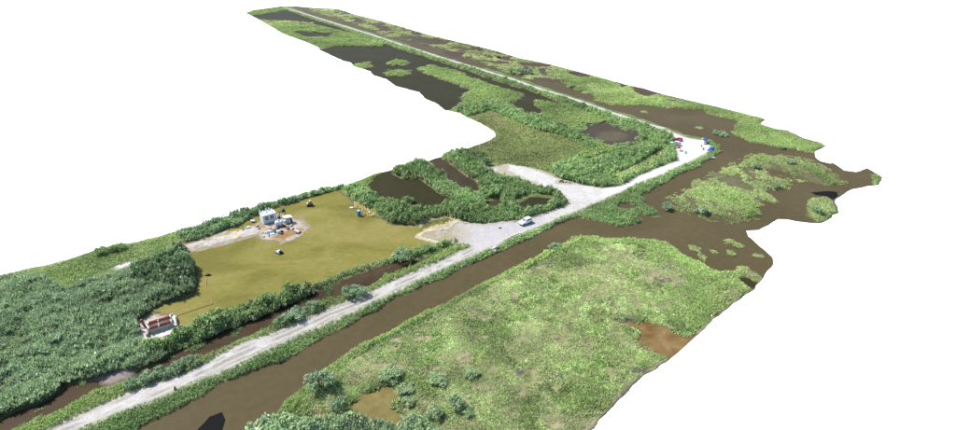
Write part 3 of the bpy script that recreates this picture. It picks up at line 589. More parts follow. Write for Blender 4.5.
# bushes
def bush_mesh(seed, pal, n=1100):
    r = np.random.default_rng(seed); m = 16; per = n//m; Vs, Cs = [], []
    for k in range(m):
        a = r.uniform(0, 2*np.pi); q = math.sqrt(r.random())*.72; sz = r.uniform(.24, .42)
        c = np.array([q*math.cos(a)*1.15, q*math.sin(a)*.85, max(0, .62*(1-q*q)*r.uniform(.5, 1.05)-.1)])
        t = leaf_tris(per, 'bush' if k % 3 else 'reed', r)*np.array([sz, sz, sz*1.1]); d = t.mean(1, keepdims=True); t = d+(t-d)*.7+c
        Vs.append(t.reshape(-1, 3)); kc = r.dirichlet([.8,.8,.5,.3])@np.array(PAL[pal])
        Cs.append(np.repeat((kc*1.8*np.exp(r.normal(0, .3, (per, 1))))[:,None,:], 3, 1).reshape(-1, 3))
    V = np.concatenate(Vs); V[:,2] = np.maximum(V[:,2], -.02)
    return np_mesh('foliage', V, np.arange(len(V)).reshape(-1, 3), np.concatenate(Cs))
def stem_mesh():
    bm = bmesh.new()
    for k in range(4):
        a = k*1.6; tip = Vector((.4*math.cos(a), .4*math.sin(a), .75)); b = Vector((.06*math.cos(a), .06*math.sin(a), -.06))
        ring = []
        for q, p, w in ((0, b, .035), (1, b.lerp(tip, .5)+Vector((0,0,.06)), .025), (2, tip, .01)):
            ring.append([bm.verts.new(p+Vector((w*math.cos(t*2.09), w*math.sin(t*2.09), 0))) for t in range(3)])
        for q in range(2):
            for t in range(3): bm.faces.new((ring[q][t], ring[q][(t+1) % 3], ring[q+1][(t+1) % 3], ring[q+1][t]))
    me = bpy.data.meshes.new('stem'); bm.to_mesh(me); bm.free(); me.materials.append(simple('bark', (.11,.08,.05))); return me
BUSH = {p: [bush_mesh(11+k*7+hash_(p) % 97, p) for k in range(5)] for p in ('teal', 'hedge', 'dark', 'reed', 'pale')}
STEM = stem_mesh()
def bush(px, py, wpx, hpx, pal, label, group='bushes standing out from the marsh', seed=0, zmin=None):
    c = put(px, py); s = math.hypot(c.y*cp+CAM_H*sp, 0)/500
    root = bpy.data.objects.new('bush', None); COL.objects.link(root); root.location = c; root.rotation_euler.z = seed*1.7
    w = wpx*s/2; h = hpx*s/.9
    root.scale = (w, w, h)
    f = link('foliage', BUSH[pal][seed % 5], 'foliage', root); link('stem', STEM, None, root)
    tag(root, label, 'bush', group)
BL = [ # base px, width, height in px
 (322,388,30,24,'teal','large blue green bush leaning over the canal bank near the bottom'), (339,409,20,16,'teal','bush left of the ochre pool'),
 (354,297,26,14,'teal','rounded bush on the verge between ditch and road'), (404,261,28,16,'reed','large dark bush at the end of the pond hedge'),
 (284,324,20,13,'teal','lower end bush of the roadside row by the ditch'), (298,318,22,14,'teal','middle bush of the roadside row by the ditch'), (313,310,20,13,'teal','upper end bush of the roadside row by the ditch'),
 (133,387,18,12,'teal','lowest bush of the row beside the road near the mud'), (148,382,20,13,'teal','second bush up the row beside the road near the mud'), (163,376,20,13,'teal','third bush up the row beside the road near the mud'), (178,370,20,13,'teal','fourth bush up the row beside the road near the mud'), (193,364,18,12,'teal','highest bush of the row beside the road near the mud'),
 (666,209,14,9,'teal','blue green bush standing in the canal left of the large island'), (702,214,16,8,'teal','blue green bush on the lower left shore of the large island'), (817,213,14,8,'teal','blue green bush on the small right island'),
 (555,249,14,8,'teal','blue green bush on the canal bank at the meadow tip'), (511,73,10,7,'teal','left bush of the dark trio beyond the far canal'), (521,74,11,7,'teal','middle bush of the dark trio beyond the far canal'), (530,73.5,9,6,'teal','right bush of the dark trio beyond the far canal'),
 (572,87,8,3.5,'teal','small bush at the canal edge of the far strip'), (641,200,6,5,'teal','small bush on the neck of the grassy spit'), (776,188,10,6,'teal','dark bush at the right shore of the large island'), (791,164,9,5,'teal','bush on the upper arm of the large island'),
 (756,168,11,6,'teal','bush near the top of the large island'), (782,149,7,4,'teal','small bush on the strip above the large island'), (408,204,16,9,'hedge','rounded bush rising from the hedge of the olive pond'),
 (486,165,12,9,'dark','dark bush at the end of the hedge by the pale sandy arm'), (103,254,16,9,'hedge','left of two round bushes on the back grass strip'), (118,250,16,9,'hedge','right of two round bushes on the back grass strip'),
 (390,376,30,11,'pale','pale bush above the ochre pool'), (405,392,22,9,'pale','pale bush at the upper right corner of the ochre pool'), (438,382,22,9,'pale','pale bush in the meadow right of the ochre pool'), (472,376,17,8,'pale','rightmost upper pale bush in the lower meadow'),
 (456,408,25,15,'pale','tall pale bush in the lower meadow'), (435,416,22,12,'pale','pale bush between the pool and the tall meadow bush'), (414,422,22,9,'pale','pale bush on the reed edge right of the pool'), (468,414,15,7,'pale','small pale bush right of the tall meadow bush'), (408,404,15,8,'pale','small bush on the right shore of the ochre pool'),
 (40,398,18,9,'reed','clump leaning over the ditch at lower left'), (52,394,12,8,'hedge','bright clump at the ditch end at lower left'),
 (645,142,12,8,'hedge','rounded bush left of the road bend beside the mud pan'), (560,128,14,7,'dark','dark bush at the right end of the scrub ridge'), (136,306,12,8,'hedge','bright bush behind the ruined platform'),(628,380,1,1,'teal','')]
for i, b in enumerate(BL):
    if b[5]: bush(*b[:5], b[5], seed=i)
# ------------------------------------------------------------------ built things
class MB:
    def __init__(s): s.bm = bmesh.new()
    def box(s, c, d, rz=0, M=None, taper=1.0):
        T = Matrix.Translation(c) @ Matrix.Rotation(rz, 4, 'Z')
        if M is not None: T = M @ T
        v = []
        for z in (-1, 1):
            k = taper if z > 0 else 1
            for x, y in ((-1,-1),(1,-1),(1,1),(-1,1)): v.append(s.bm.verts.new(T @ Vector((x*d[0]/2*k, y*d[1]/2*k, z*d[2]/2))))
        for f in ((3,2,1,0),(4,5,6,7),(0,1,5,4),(1,2,6,5),(2,3,7,6),(3,0,4,7)): s.bm.faces.new([v[i] for i in f])
        return s
    def tube(s, pts, r, n=7, cap=True):
        pts = [Vector(p) for p in pts]; rings = []
        for i, p in enumerate(pts):
            t = (pts[min(i+1, len(pts)-1)]-pts[max(i-1, 0)]).normalized(); a = t.orthogonal().normalized(); b = t.cross(a)
            if i and a.dot(pa) < 0: a, b = -a, -b
            pa = a; q = r[i] if isinstance(r, (list, tuple)) else r
            rings.append([s.bm.verts.new(p+(a*math.cos(2*math.pi*k/n)+b*math.sin(2*math.pi*k/n))*q) for k in range(n)])
        for A, B in zip(rings, rings[1:]):
            for k in range(n): s.bm.faces.new((A[k], A[(k+1) % n], B[(k+1) % n], B[k]))
        if cap: s.bm.faces.new(rings[0][::-1]); s.bm.faces.new(rings[-1])
        return s
    def prism(s, prof, w0, w1=None, tops=None):
        """profile (x,z) swept across y from -w/2 to w/2; tops: per point half-width factor"""
        n = len(prof); tops = tops or [1]*n
        A = [s.bm.verts.new((x, -w0/2*t, z)) for (x, z), t in zip(prof, tops)]; B = [s.bm.verts.new((x, w0/2*t, z)) for (x, z), t in zip(prof, tops)]
        s.bm.faces.new(A); s.bm.faces.new(B[::-1])
        for k in range(n): s.bm.faces.new((A[(k+1) % n], A[k], B[k], B[(k+1) % n]))
        return s
    def rock(s, c, d, seed, n=16):
        r = random.Random(seed); vs = []
        for k in range(n):
            v = Vector((r.gauss(0, 1), r.gauss(0, 1), r.gauss(0, 1))).normalized()
            m = max(abs(v.x), abs(v.y), abs(v.z)); v = v/m*r.uniform(.8, 1)
            vs.append(s.bm.verts.new((c[0]+v.x*d[0]/2, c[1]+v.y*d[1]/2, c[2]+v.z*d[2]/2)))
        bmesh.ops.convex_hull(s.bm, input=vs); loose = [v for v in s.bm.verts if not v.link_faces]; bmesh.ops.delete(s.bm, geom=loose, context='VERTS')
        return s
    def mesh(s, name, bevel=0):
        if bevel: bmesh.ops.bevel(s.bm, geom=s.bm.edges[:], offset=bevel, segments=1, affect='EDGES')
        bmesh.ops.recalc_face_normals(s.bm, faces=s.bm.faces[:])
        me = bpy.data.meshes.new(name); s.bm.to_mesh(me); s.bm.free(); return me
    def build(s, name, mat, parent=None, bevel=0): return link(name, s.mesh(name, bevel), mat, parent)
def thing(name, loc, rz, label, cat, group=None):
    o = bpy.data.objects.new(name, None); COL.objects.link(o); o.location = loc; o.rotation_euler.z = rz; return tag(o, label, cat, group)
simple('white_wall', (.50,.53,.55), .8, var=.12, scale=1.2, bump=.2); simple('concrete', (.26,.24,.22), .9, var=.3, scale=1.5, bump=.4); simple('pale_concrete', (.38,.34,.31), .9, var=.25, scale=1.2, bump=.4)
simple('rust', (.17,.052,.03), .85, var=.5, scale=2.0, bump=.4); simple('dark_steel', (.03,.03,.035), .6, var=.3); simple('window_dark', (.05,.08,.12), .25, var=.2, spec=.5)
simple('blue_paint', (.02,.16,.36), .45, var=.12); simple('orange_paint', (.34,.12,.05), .6, var=.2); simple('white_paint', (.72,.73,.74), .4, var=.06)
simple('car_white', (.70,.72,.74), .3, var=.03, spec=.5); simple('car_red', (.46,.025,.08), .35, var=.05, spec=.5); simple('car_pale', (.38,.50,.52), .35, var=.05, spec=.5)
simple('glass', (.02,.03,.04), .08, var=.1, spec=.6); simple('tyre', (.02,.02,.02), .9, var=.1); simple('rim', (.45,.45,.46), .4, .6); simple('lamp', (.7,.7,.68), .2); simple('tail', (.4,.01,.01), .3)
simple('tent_blue', (.02,.07,.36), .7, var=.15); simple('tent_white', (.70,.72,.76), .75, var=.1); simple('hole_black', (.006,.006,.006), .9, var=.2, spec=.05); simple('brown_pipe', (.17,.11,.05), .8, var=.3, scale=.6)
simple('teal_paint', (.25,.42,.40), .6, var=.25); simple('wood', (.20,.13,.08), .85, var=.3); simple('stone', (.30,.28,.25), .9, var=.3, bump=.3); simple('straw_stone', (.46,.37,.14), .9, var=.3, bump=.3)

# the ruined white building
fl, fr = Vector(at(264, 224.2, .12)), Vector(at(278.5, 220, .12)); bw = (fr-fl).length; ang = math.atan2(fr.y-fl.y, fr.x-fl.x)
root = thing('ruined_building', (fl.x, fl.y, .08), ang, 'small white ruined building with two dark windows and jagged top', 'building'); root.scale = (.92, .9, .92)
BH, BD, T = 2.9, 3.2, .25
m = MB(); w1, w2, ww = bw*.16, bw*.54, bw*.24
m.box((bw/2, T/2, .6), (bw, T, 1.2)).box((bw/2, T/2, BH-.2), (bw, T, .4))
for a, b in ((0, w1), (w1+ww, w2), (w2+ww, bw)): m.box(((a+b)/2, T/2, 1.85), (b-a, T-.004, 1.3))
m.box((T/2, BD/2+T/2, BH/2), (T, BD-T, BH-.004)).box((bw-T/2, BD/2+T/2, BH/2), (T, BD-T, BH-.004)).box((bw/2, BD+T/2, BH/2), (bw, T, BH))
m.build('wall', 'white_wall', root)
for x in (w1, w2):
    f = MB().box((x+ww/2, T*.75, 1.85), (ww-.02, .04, 1.28)).build('window', 'window_dark', root)
    MB().box((x+ww/2, T*.6, 1.85), (.06, .05, 1.25)).box((x+ww/2, T*.6-.006, 1.85), (ww-.03, .05, .06)).build('frame', 'white_wall', f)
MB().box((bw/2, BD/2+T/2, BH+.1), (bw+.1, BD+T+.1, .2)).build('roof', 'white_wall', root)
for k, (x, y, h, w) in enumerate(((.3,3.1,1.3,.7),(1.3,3.1,.8,.5),(2.3,3.1,1.6,.6),(3.3,3.05,1.1,.8),(4.2,3.0,.7,.5),(.3,1.6,.7,.5),(2.0,1.6,.5,.9),(3.6,1.2,.45,.7))):
    if x < bw-.2: MB().rock((x, y, BH+.2+h*.42), (w, .5, h), k).build('parapet_block', 'white_wall', root)
# wreckage round it
def single(name, label, cat, mb, mat, px, py, rz=0, group=None, dz=0, bevel=0):
    c = put(px, py); o = mb.build(name, mat, None, bevel); o.location = c+Vector((0, 0, dz)); o.rotation_euler.z = rz; return tag(o, label, cat, group)
G = 'wreckage round the ruined building'
t = thing('storage_tank', put(279.5, 226), .3, 'white dented tank lying in front of the ruined building', 'tank', G)
MB().tube([(-1.1,0,1.0),(-.8,0,1.0),(.8,0,1.0),(1.1,0,1.0)], [.6,.95,.95,.6], 12).build('shell', 'white_wall', t); MB().tube([(0,0,1.9),(0,0,2.25)], .3, 8).build('hatch', 'teal_paint', t)
MB().box((-.6,0,.15), (.3,1.5,.4)).build('cradle', 'concrete', t); MB().box((.6,0,.15), (.3,1.5,.4)).build('cradle', 'concrete', t)
t = thing('broken_cabin', put(287, 223), ang, 'collapsed white and teal cabin right of the ruined building', 'cabin', G)
MB().rock((0,0,.8), (2.1,1.6,1.9), 77, 22).build('wall', 'white_wall', t); MB().box((0.1,0,2.15), (2.4,1.9,.18), M=Matrix.Rotation(.18, 4, 'Y')).build('roof', 'white_paint', t); MB().box((-.3,-.72,.7), (.8,.25,1.2)).build('door', 'teal_paint', t)
MB().box((1.35,-.3,.6), (.5,1.2,1.2), taper=.7).build('annex', 'dark_steel', t)
t = thing('steel_frame', put(283, 217.5), .4, 'dark steel frame standing behind the collapsed cabin', 'frame', G)
for x in (-.9,.9):
    for y in (-.6,.6): MB().tube([(x,y,-.1),(x*.9,y*.9,2.2)], .09, 6).build('post', 'dark_steel', t)
MB().box((0,0,2.2), (2.2,1.5,.18)).build('deck', 'dark_steel', t); MB().rock((.4,0,2.65), (1.2,.9,.75), 5).build('engine', 'dark_steel', t)
t = thing('scrap_heap', put(274, 233), .2, 'pale heap of broken slabs with teal scrap below the ruined building', 'scrap heap', G); t.scale = (1.35, 1.3, 1.2)
for k, (x, y, d, mt) in enumerate((((-.9),0,(1.3,1.0,1.0),'white_wall'),(.1,.3,(1.3,1.1,1.3),'pale_concrete'),(.9,-.3,(1.1,.9,.8),'teal_paint'),(-.2,-.8,(1.2,.7,.5),'white_wall'),(1.6,.2,(.8,.7,.6),'dark_steel'),(-1.7,.3,(.7,.6,.5),'pale_concrete'))):
    MB().rock((x, y, d[2]*.38), d, 20+k).build('slab', mt, t)
t = thing('tilted_slab', put(296.5, 232.5), -.3, 'tilted pale slab propped over a black pipe', 'slab', G)
MB().box((0,0,.65), (1.7,1.2,.2), M=Matrix.Rotation(.3, 4, 'Y')).build('slab', 'pale_concrete', t); MB().tube([(.5,-.8,.22),(.8,.8,.22)], .22, 8).build('pipe', 'dark_steel', t)
for k, (px, py, d, mt, lb) in enumerate(((253,222,(1.3,1.0,.9),'white_wall','white block on the back shore left of the ruined building'),(248,228,(1.6,.8,.5),'white_wall','long white block on the sandbar'),(257,226.5,(1,.8,.6),'concrete','grey block nearest the left wall of the ruin'),
 (259,229,(.8,.7,.5),'dark_steel','dark lump of scrap on the sandbar'),(262,233,(.9,.7,.4),'pale_concrete','flat pale block below the left wall of the ruin'),(264,237,(.7,.6,.4),'straw_stone','yellowish stone at the lower left of the wreckage'),(269,236,(.8,.6,.4),'pale_concrete','small pale block above the orange mud'),
 (282,234,(1.0,.7,.5),'dark_steel','black lump on the orange mud'),(288,229,(1.1,.9,.7),'dark_steel','black scrap between tank and tilted slab'),(291,226,(.9,.8,.6),'pale_concrete','pale block right of the collapsed cabin'),(243,230,(.6,.5,.4),'dark_steel','small dark stone at the back of the sandbar'),(238,231,(.6,.5,.35),'straw_stone','leftmost small stone at the back of the sandbar'),(277,228.5,(1.3,1.0,.8),'dark_steel','black lump of scrap for the shadow gap between tank and pale heap'),(284,226.5,(1.4,1.0,1.0),'dark_steel','black lump of scrap for the shadow gap below the collapsed cabin'),(270,229,(1.2,.9,.6),'concrete','grey block under the window wall of the ruin'),(293,229,(.9,.7,.5),'concrete','grey block above the tilted slab'),(279,217.5,(1.1,.9,.9),'dark_steel','dark lump of scrap behind the white tank'))):  # black lumps in front of the ruin are added as its shadow gap
    single('concrete_block' if 'block' in lb else 'scrap_lump' if 'lump' in lb or 'scrap' in lb else 'stone', lb, 'rubble', MB().rock((0,0,d[2]*.4), d, 50+k), mt, px, py, k*.7, G)
# pipes lying in the pond, floats
def pipe(px, label, r=.11, mat='brown_pipe'):
    pts = [Vector(at(x, y, .0)) for x, y in px]; o0 = pts[0].copy(); fine = []
    for a, b in zip(pts, pts[1:]):
        for k in range(6): q = a.lerp(b, k/6); fine.append(q-o0+Vector((random.uniform(-.08,.08), random.uniform(-.08,.08), .02)))
    fine.append(pts[-1]-o0)
    o = MB().tube(fine, r, 6).build('pipe', mat); o.location = o0; tag(o, label, 'pipe', 'pipes lying in the yellow pond')
pipe([(256,237),(262,241),(270,247),(277,252)], 'thin brown pipe from the wreckage to the dark pontoon')
pipe([(207,277),(206,288),(209,297),(213,304)], 'brown pipe running down from the dark float near the left shore')
pipe([(213,304),(198,309),(180,315),(174,318)], 'brown pipe running from the bend to the ruined platform')
t = thing('pontoon', Vector(at(279.5, 253, 0)), -.6, 'dark pontoon with pale deck below the wreckage', 'pontoon', 'floats on the yellow pond')
for y in (-.45,.45): MB().tube([(-1.1,y,.15),(-.9,y,.15),(.9,y,.15),(1.1,y,.15)], [.12,.28,.28,.12], 8).build('hull', 'dark_steel', t)
MB().box((-.2,0,.5), (1.2,1.1,.12)).build('deck', 'car_pale', t); MB().box((.5,0,.65), (.5,.7,.5)).build('pump', 'dark_steel', t)
t = thing('pontoon', Vector(at(208, 275.5, 0)), .1, 'small black float near the left shore of the yellow pond', 'pontoon', 'floats on the yellow pond')
MB().tube([(-.8,0,.1),(-.6,0,.12),(.6,0,.12),(.8,0,.1)], [.1,.25,.25,.1], 8).build('hull', 'dark_steel', t); MB().box((.1,0,.42), (.5,.4,.3)).build('pump', 'dark_steel', t)
t = thing('pump_machine', Vector(at(310, 205.8, 0)), .3, 'small pump machine with orange hood standing in the yellow pond', 'machine')
MB().box((0,0,.35), (1.9,1.4,.7)).build('base', 'dark_steel', t); MB().box((.2,0,1.15), (1.1,1.0,.9), taper=.8).build('hood', 'orange_paint', t); MB().tube([(.2,0,1.6),(.2,0,2.0)], .22, 8).build('cap', 'white_paint', t); MB().box((-.7,0,.9), (.4,.9,.4)).build('tank', 'car_pale', t)
t = thing('drum', Vector(at(359.3, 216, -.05)), .2, 'bright blue upright drum standing in the yellow pond', 'drum'); t.scale = (.85, .85, .9)
MB().tube([(0,0,0),(0,0,.1),(0,0,1.9),(0,0,2.05)], [.62,.7,.7,.6], 14).build('body', 'blue_paint', t); MB().tube([(0,0,2.05),(0,0,2.2)], .3, 10).build('lid', 'white_paint', t)
for z in (.6, 1.3): MB().tube([(0,0,z),(0,0,z+.1)], .73, 14).build('rib', 'blue_paint', t)
single('float_box', 'small white box left of the blue drum', 'box', MB().box((0,0,.2), (1.1,.6,.5), taper=.9), 'white_paint', 351.5, 208.5, .1, bevel=.04)
for k, (px, py) in enumerate(((357,206),(362,207),(366,210),(370,213),(363,212),(372,210),(359,203))):
    d = random.uniform(.5,.9); single('stone', ['straw stone in line above the white float box side','straw stone directly behind the blue drum','straw stone midway along the straw reeds','straw stone lowest right in the straw reeds','straw stone just right of the blue drum','straw stone rightmost beside the green hedge','straw stone highest in the straw reeds'][k], 'stone', MB().rock((0,0,d*.3), (d*1.3,d,d*.8), 80+k), 'straw_stone', px, py, k, 'straw coloured stones behind the blue drum')

# ruined platform at the lower left of the yellow pond
c0, c1 = Vector(at(150, 333, .3)), Vector(at(172, 326, .3)); pa = math.atan2(c1.y-c0.y, c1.x-c0.x); pc = (c0+c1)/2
root = thing('ruined_platform', (pc.x, pc.y, .12), pa, 'ruined concrete platform with two rusty beams and a leaning rusty post', 'platform')
MB().box((-.3,.0,.22), (7.2,6.6,.5)).build('pad', 'pale_concrete', root, .05)
for y in (1.5, -.5):
    b_ = MB().box((.2,y,1.0), (4.6,.85,1.1)).build('plinth', 'pale_concrete', root, .05)
    MB().tube([(-1.9,y,1.72),(2.2,y,1.72)], .36, 10).build('rusty_drum', 'rust', b_)
    for x in (-2.0,-.1,2.3): MB().box((x,y,1.72), (.3,.95,.55)).build('saddle', 'pale_concrete', b_)
MB().tube([(-2.6,1.4,.4),(-3.0,1.5,3.2)], .24, 8).build('post', 'rust', root)
MB().box((-2.5,-.4,.85), (.5,2.6,.8)).build('end_block', 'concrete', root, .04)
MB().box((2.95,.5,.8), (.4,4.4,.7)).build('end_wall', 'pale_concrete', root, .04)
for k, (px, py, d, mt) in enumerate(((177,327,.8,'stone'),(179,330,.7,'concrete'),(181,326,.6,'stone'),(176,320,.6,'pale_concrete'),(172,316,.8,'pale_concrete'),(183,331,.5,'stone'))):
    single('concrete_block', ['pale block at the pond side corner of the ruined platform','grey block beside the hedge end of the ruined platform','small stone block standing in water by the platform','pale block on the right edge of the platform','pale block at the back right corner of the platform','outermost block in the water by the hedge'][k], 'rubble', MB().rock((0,0,d*.35), (d*1.4,d,d), 120+k), mt, px, py, k, 'blocks round the ruined platform')

# vehicles
def wheel(parent, x, y, r=.32):
    o = bpy.data.objects.new('wheel', WHEEL[0]); COL.objects.link(o); o.parent = parent; o.location = (x, y, r); o.rotation_euler.z = 0 if y < 0 else math.pi
    h = bpy.data.objects.new('rim', WHEEL[1]); COL.objects.link(h); h.parent = o
WHEEL = [MB().tube([(0,-.11,0),(0,-.09,0),(0,.09,0),(0,.11,0)], [.26,.33,.33,.26], 14).mesh('wheel'), MB().tube([(0,-.125,0),(0,-.10,0)], [.15,.2], 10).mesh('rim')]
WHEEL[0].materials.append(MATS['tyre']); WHEEL[1].materials.append(MATS['rim'])
def car(loc, rz, paint, label, group, hatch=1.0):
    r = thing('parked_car', loc, rz, label, 'car', group)
    prof = [(-2.1,.35),(-2.15,.7),(-2.05,.98),(-1.2,1.02),(.75,1.0),(1.85,.85),(2.12,.65),(2.12,.35)]
    MB().prism(prof, 1.76, tops=[.94,1,.96,.94,.94,.92,.96,.92]).build('body', paint, r, .04)
    x0, x1 = -1.95*hatch, .95
    cab = [(x0,.97),(x0+.35,1.42),(x0+.6,1.47),(-.1,1.48),(.2,1.43),(x1,.98)]
    MB().prism(cab, 1.6, tops=[1,.84,.82,.82,.84,1]).build('cabin', paint, r, .02)
    for sgn in (-1, 1):
        for a, b in ((x0+.45,-.95),(-.85,.0),(.1,.62)):
            q = MB(); zt = 1.40 if b < .5 else 1.2
            v = [q.bm.verts.new((x, sgn*(.805-(z-.97)*.29+.012), z)) for x, z in ((a,1.03),(b,1.03),(b-(.0 if b < .5 else .28),zt),(a+.05,1.40))]
            q.bm.faces.new(v); q.build('side_window', 'glass', r)
    q = MB(); v = [q.bm.verts.new(p) for p in ((.93,-.68,1.02),(.93,.68,1.02),(.25,.62,1.43),(.25,-.62,1.43))]; q.bm.faces.new(v)
    for vv in v: vv.co.x += .02; vv.co.z += .012
    q.build('windscreen', 'glass', r)
    q = MB(); v = [q.bm.verts.new(p) for p in ((x0-.015,-.68,1.03),(x0-.015,.68,1.03),(x0+.31,.62,1.41),(x0+.31,-.62,1.41))]; q.bm.faces.new(v); q.build('rear_window', 'glass', r)
    for x in (-1.3, 1.35):
        for y in (-.8, .8): wheel(r, x, y)
    for y in (-.6, .6):
        MB().box((2.1,y,.7), (.08,.35,.14)).build('headlight', 'lamp', r); MB().box((-2.13,y,.8), (.06,.25,.2)).build('tail_light', 'tail', r)
    r.scale = (1.08, 1.08, 1.18)
    MB().box((2.13,0,.42), (.1,1.5,.16)).build('bumper', 'dark_steel', r); MB().box((-2.14,0,.45), (.1,1.5,.16)).build('bumper', 'dark_steel', r)
    return r
road_dir = Vector(at(540,222))-Vector(at(500,238)); ra = math.atan2(road_dir.y, road_dir.x)
up_ = Vector((0,0,.05))
car(put(525.5, 223.5)+up_, ra+math.pi, 'car_white', 'white car parked on the gravel road by the large reed block', 'parked cars')
r2d = Vector(at(633,119.5))-Vector(at(664,129)); r2a = math.atan2(r2d.y, r2d.x)
rc = car(put(678, 140.5)+up_, r2a+.15, 'car_red', 'red car parked at the road corner clearing', 'parked cars'); rc.scale = (.88, .95, 1.0)
car(put(675, 145)+up_, r2a+.5, 'car_pale', 'pale blue car half hidden by the reeds below the red car', 'parked cars')
def motorbike(loc, rz, label, paint):
    r = thing('motorcycle', loc, rz, label, 'motorcycle', 'parked motorcycles')
    for x in (-.65,.65): 
        w_ = MB().tube([(x,-.06,.3),(x,.06,.3)], .3, 12).build('wheel', 'tyre', r)
        MB().tube([(x,-.07,.3),(x,.07,.3)], .15, 8).build('rim', 'rim', w_)
    MB().prism([(-.5,.45),(-.75,.75),(-.1,.72),(.35,.95),(.45,.6),(.2,.3),(-.2,.3)], .34, tops=[.8,.5,.8,.6,.6,1,1]).build('body', paint, r)
    MB().box((-.35,0,.8), (.75,.26,.12)).build('seat', 'dark_steel', r); MB().tube([(.5,-.36,1.05),(.42,0,1.0),(.5,.36,1.05)], .03, 6).build('handlebar', 'dark_steel', r); MB().tube([(.42,0,1.0),(.66,0,.3)], .05, 6).build('fork', 'rim', r)
motorbike(put(681, 151.5)+up_, .4, 'left of two motorcycles in the corner clearing', 'car_white'); motorbike(put(685.5, 153)+up_, .9, 'right of two motorcycles in the corner clearing', 'car_pale')
motorbike(put(561.5, 182.5)+up_, .2, 'black motorcycle on the pale sandy arm beside the reeds', 'dark_steel')
single('crate', 'small orange crate below the pale blue car', 'crate', MB().box((0,0,.4), (1.4,.9,.7), taper=.92), 'orange_paint', 678.5, 148, .3, dz=.03, bevel=.03)
# camp at the corner
def tent(px, py, rz, label, fabric):
    r = thing('tent', put(px, py)+up_*.5, rz, label, 'tent', 'shelters at the road corner')
    n = 12; rings = []; q = MB()
    for j in range(5):
        a = j/4*math.pi/2; rings.append([q.bm.verts.new((1.5*math.cos(a)*math.cos(t*2*math.pi/n)*(1 if j < 4 else 0), 1.3*math.cos(a)*math.sin(t*2*math.pi/n)*(1 if j < 4 else 0), 1.6*math.sin(a))) for t in range(n)])
    for A, B in zip(rings, rings[1:]):
        for t in range(n): q.bm.faces.new((A[t], A[(t+1) % n], B[(t+1) % n], B[t]))
    bmesh.ops.remove_doubles(q.bm, verts=q.bm.verts[:], dist=.001); q.build('canopy', fabric, r)
    MB().prism([(-1.9,0),(-1.85,.1),(-1.1,1.2),(-.9,1.2),(-.9,0)], 1.3, tops=[1,1,.5,.5,1]).build('porch', 'tent_white', r)
    return r
tent(710.5, 150.5, -.2, 'blue dome tent with white porch at the road corner', 'tent_blue')
def canopy(px, py, label):
    r = thing('canopy', put(px, py)+up_*.5, .4, label, 'canopy', 'shelters at the road corner')
    for x in (-1,1):
        for y in (-.8,.8): MB().tube([(x,y,-.1),(x,y,1.7)], .05, 6).build('pole', 'dark_steel', r)
    q = MB(); b = [q.bm.verts.new(p) for p in ((-1.15,-.95,1.7),(1.15,-.95,1.7),(1.15,.95,1.7),(-1.15,.95,1.7))]; e = [q.bm.verts.new((-1.15,0,2.25)), q.bm.verts.new((1.15,0,2.25))]
    for f in ((b[0],b[1],e[1],e[0]),(b[2],b[3],e[0],e[1]),(b[1],b[2],e[1]),(b[3],b[0],e[0])): q.bm.faces.new(f)
    q.build('roof', 'tent_blue', r); MB().box((-1.12,0,.9), (.04,1.7,1.5)).build('side_sheet', 'tent_white', r)
canopy(704, 143.5, 'small blue roofed shelter with white side sheet near the canal')
def table(px, py, label):
    r = thing('table', put(px, py)+up_*.5, .5, label, 'table')
    MB().box((0,0,.74), (1.5,.8,.05)).build('top', 'white_paint', r)
    for x in (-.65,.65):
        for y in (-.33,.33): MB().tube([(x,y,-.02),(x,y,.72)], .03, 5).build('leg', 'dark_steel', r)
table(704.5, 148.8, 'white folding table left of the blue dome tent')
def chair(px, py, rz, label, mt):
    r = thing('chair', put(px, py)+up_*.5, rz, label, 'chair', 'camping chairs at the road corner')
    MB().box((0,0,.45), (.55,.55,.06)).build('seat', mt, r); MB().box((-.27,0,.78), (.06,.55,.65)).build('backrest', mt, r)
    for x in (-.22,.22):
        for y in (-.22,.22): MB().tube([(x,y,-.02),(x,y,.43)], .03, 5).build('leg', 'dark_steel', r)
chair(701.5, 147.2, .4, 'dark camping chair left of the white table', 'dark_steel'); chair(703, 150.3, 1.4, 'dark camping chair below the white table', 'dark_steel'); chair(702.5, 139.6, 2.0, 'white camping chair behind the blue roofed shelter', 'white_paint')
r = thing('rowing_boat', put(711.5, 158.5)+Vector((0,0,.02)), -.25, 'white rowing boat pulled up at the canal shore', 'boat')
q = MB(); n = 9; A, B, K = [], [], []
for j in range(n):
    t = j/(n-1); w = .62*math.sin(math.pi*min(1, .18+t*.95))**.6 if j < n-1 else .02; x = -1.7+3.4*t
    A.append(q.bm.verts.new((x, -w, .5+.12*t))); B.append(q.bm.verts.new((x, w, .5+.12*t))); K.append((q.bm.verts.new((x, -w*.55, .05)), q.bm.verts.new((x, w*.55, .05))))
for j in range(n-1):
    q.bm.faces.new((A[j], A[j+1], K[j+1][0], K[j][0])); q.bm.faces.new((B[j+1], B[j], K[j][1], K[j+1][1])); q.bm.faces.new((K[j][0], K[j+1][0], K[j+1][1], K[j][1]))
q.bm.faces.new((A[0], K[0][0], K[0][1], B[0])); q.build('hull', 'white_paint', r)
for x in (-.8,.3): MB().box((x,0,.4), (.28,1.1,.05)).build('thwart', 'wood', r)
single('bucket', 'small red bucket on the shore right of the blue tent', 'bucket', MB().tube([(0,0,0),(0,0,.5)], [.28,.36], 10), 'car_red', 721.5, 152, dz=.02)
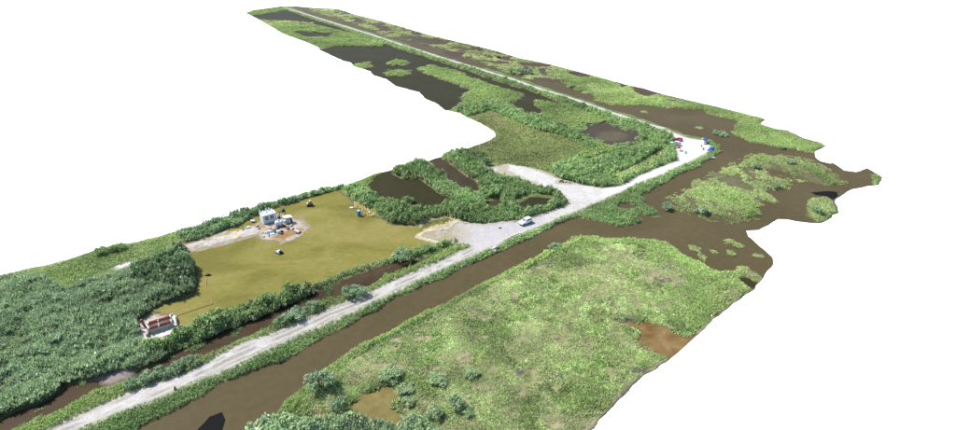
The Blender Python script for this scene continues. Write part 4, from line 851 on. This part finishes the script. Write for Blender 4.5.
# bits along the roads and banks
for k, (px, py, d) in enumerate(((492,250,1.0),(495,249,1.3),(497,251,.9),(494,252,.8))):
    single('stone', ['leftmost pale rock of the heap on the canal bank','largest pale rock of the heap on the canal bank','right pale rock of the heap on the canal bank','lowest pale rock of the heap on the canal bank'][k], 'rock', MB().rock((0,0,d*.3), (d*1.5,d*1.2,d), 200+k), 'stone', px, py, k, 'pale rocks on the canal bank')
single('stone', 'dark stone lying on the grey gravel yard', 'stone', MB().rock((0,0,.15), (1.0,.6,.35), 300), 'dark_steel', 500, 228.3, .2)
single('stone', 'pale rock beside the black motorcycle', 'rock', MB().rock((0,0,.25), (1.1,.8,.6), 301), 'stone', 566, 182.5, .2)
single('stone', 'grey rock right of the black motorcycle by the reeds', 'rock', MB().rock((0,0,.2), (1.2,.6,.5), 302), 'concrete', 569.5, 183, .2)
single('tree_stump', 'small brown stump at the road edge near the bottom left', 'stump', MB().tube([(0,0,-.05),(0,0,.3),(.1,0,.9)], [.3,.22,.18], 8), 'wood', 175.5, 390)
for k, (px, py) in enumerate(((302,12.8),(341,25))):
    t = thing('marker_post', put(px, py), 0, ['white marker post beside the track nearest the far tip', 'white marker post beside the track further from the tip'][k], 'post', 'marker posts on the far track')
    MB().tube([(0,0,-.1),(0,0,2.2)], .22, 8).build('shaft', 'white_paint', t); MB().tube([(0,0,2.2),(0,0,2.5)], [.24,.1], 8).build('cap', 'tail', t)
def sheet(px, label):  # made-up flat black patch standing in for a hole in the scanned surface
    pts = [Vector(at(x, y, .03)) for x, y in px]; c = sum(pts, Vector())/len(pts); q = MB()
    a = [q.bm.verts.new(p-c+Vector((0,0,.02))) for p in pts]; b = [q.bm.verts.new(p-c) for p in pts]; q.bm.faces.new(a); q.bm.faces.new(b[::-1])
    for k in range(len(a)): q.bm.faces.new((a[k], b[k], b[(k+1) % len(a)], a[(k+1) % len(a)]))
    o = q.build('hole_patch', 'hole_black'); o.location = c; tag(o, label, 'sheet', 'black patches for holes in the canal')
sheet([(190,438),(197.7,429.5),(203.7,423.5),(209.3,417),(221.9,412.3),(225.3,419.8),(222.3,429.8),(219,442)], 'large black angular patch for a hole in the canal at the bottom left')
sheet([(811,192.4),(828,191),(837,192),(838,196),(833,199.4),(826,196),(816,195)], 'small black angular patch for a hole in the water at the right cut edge')
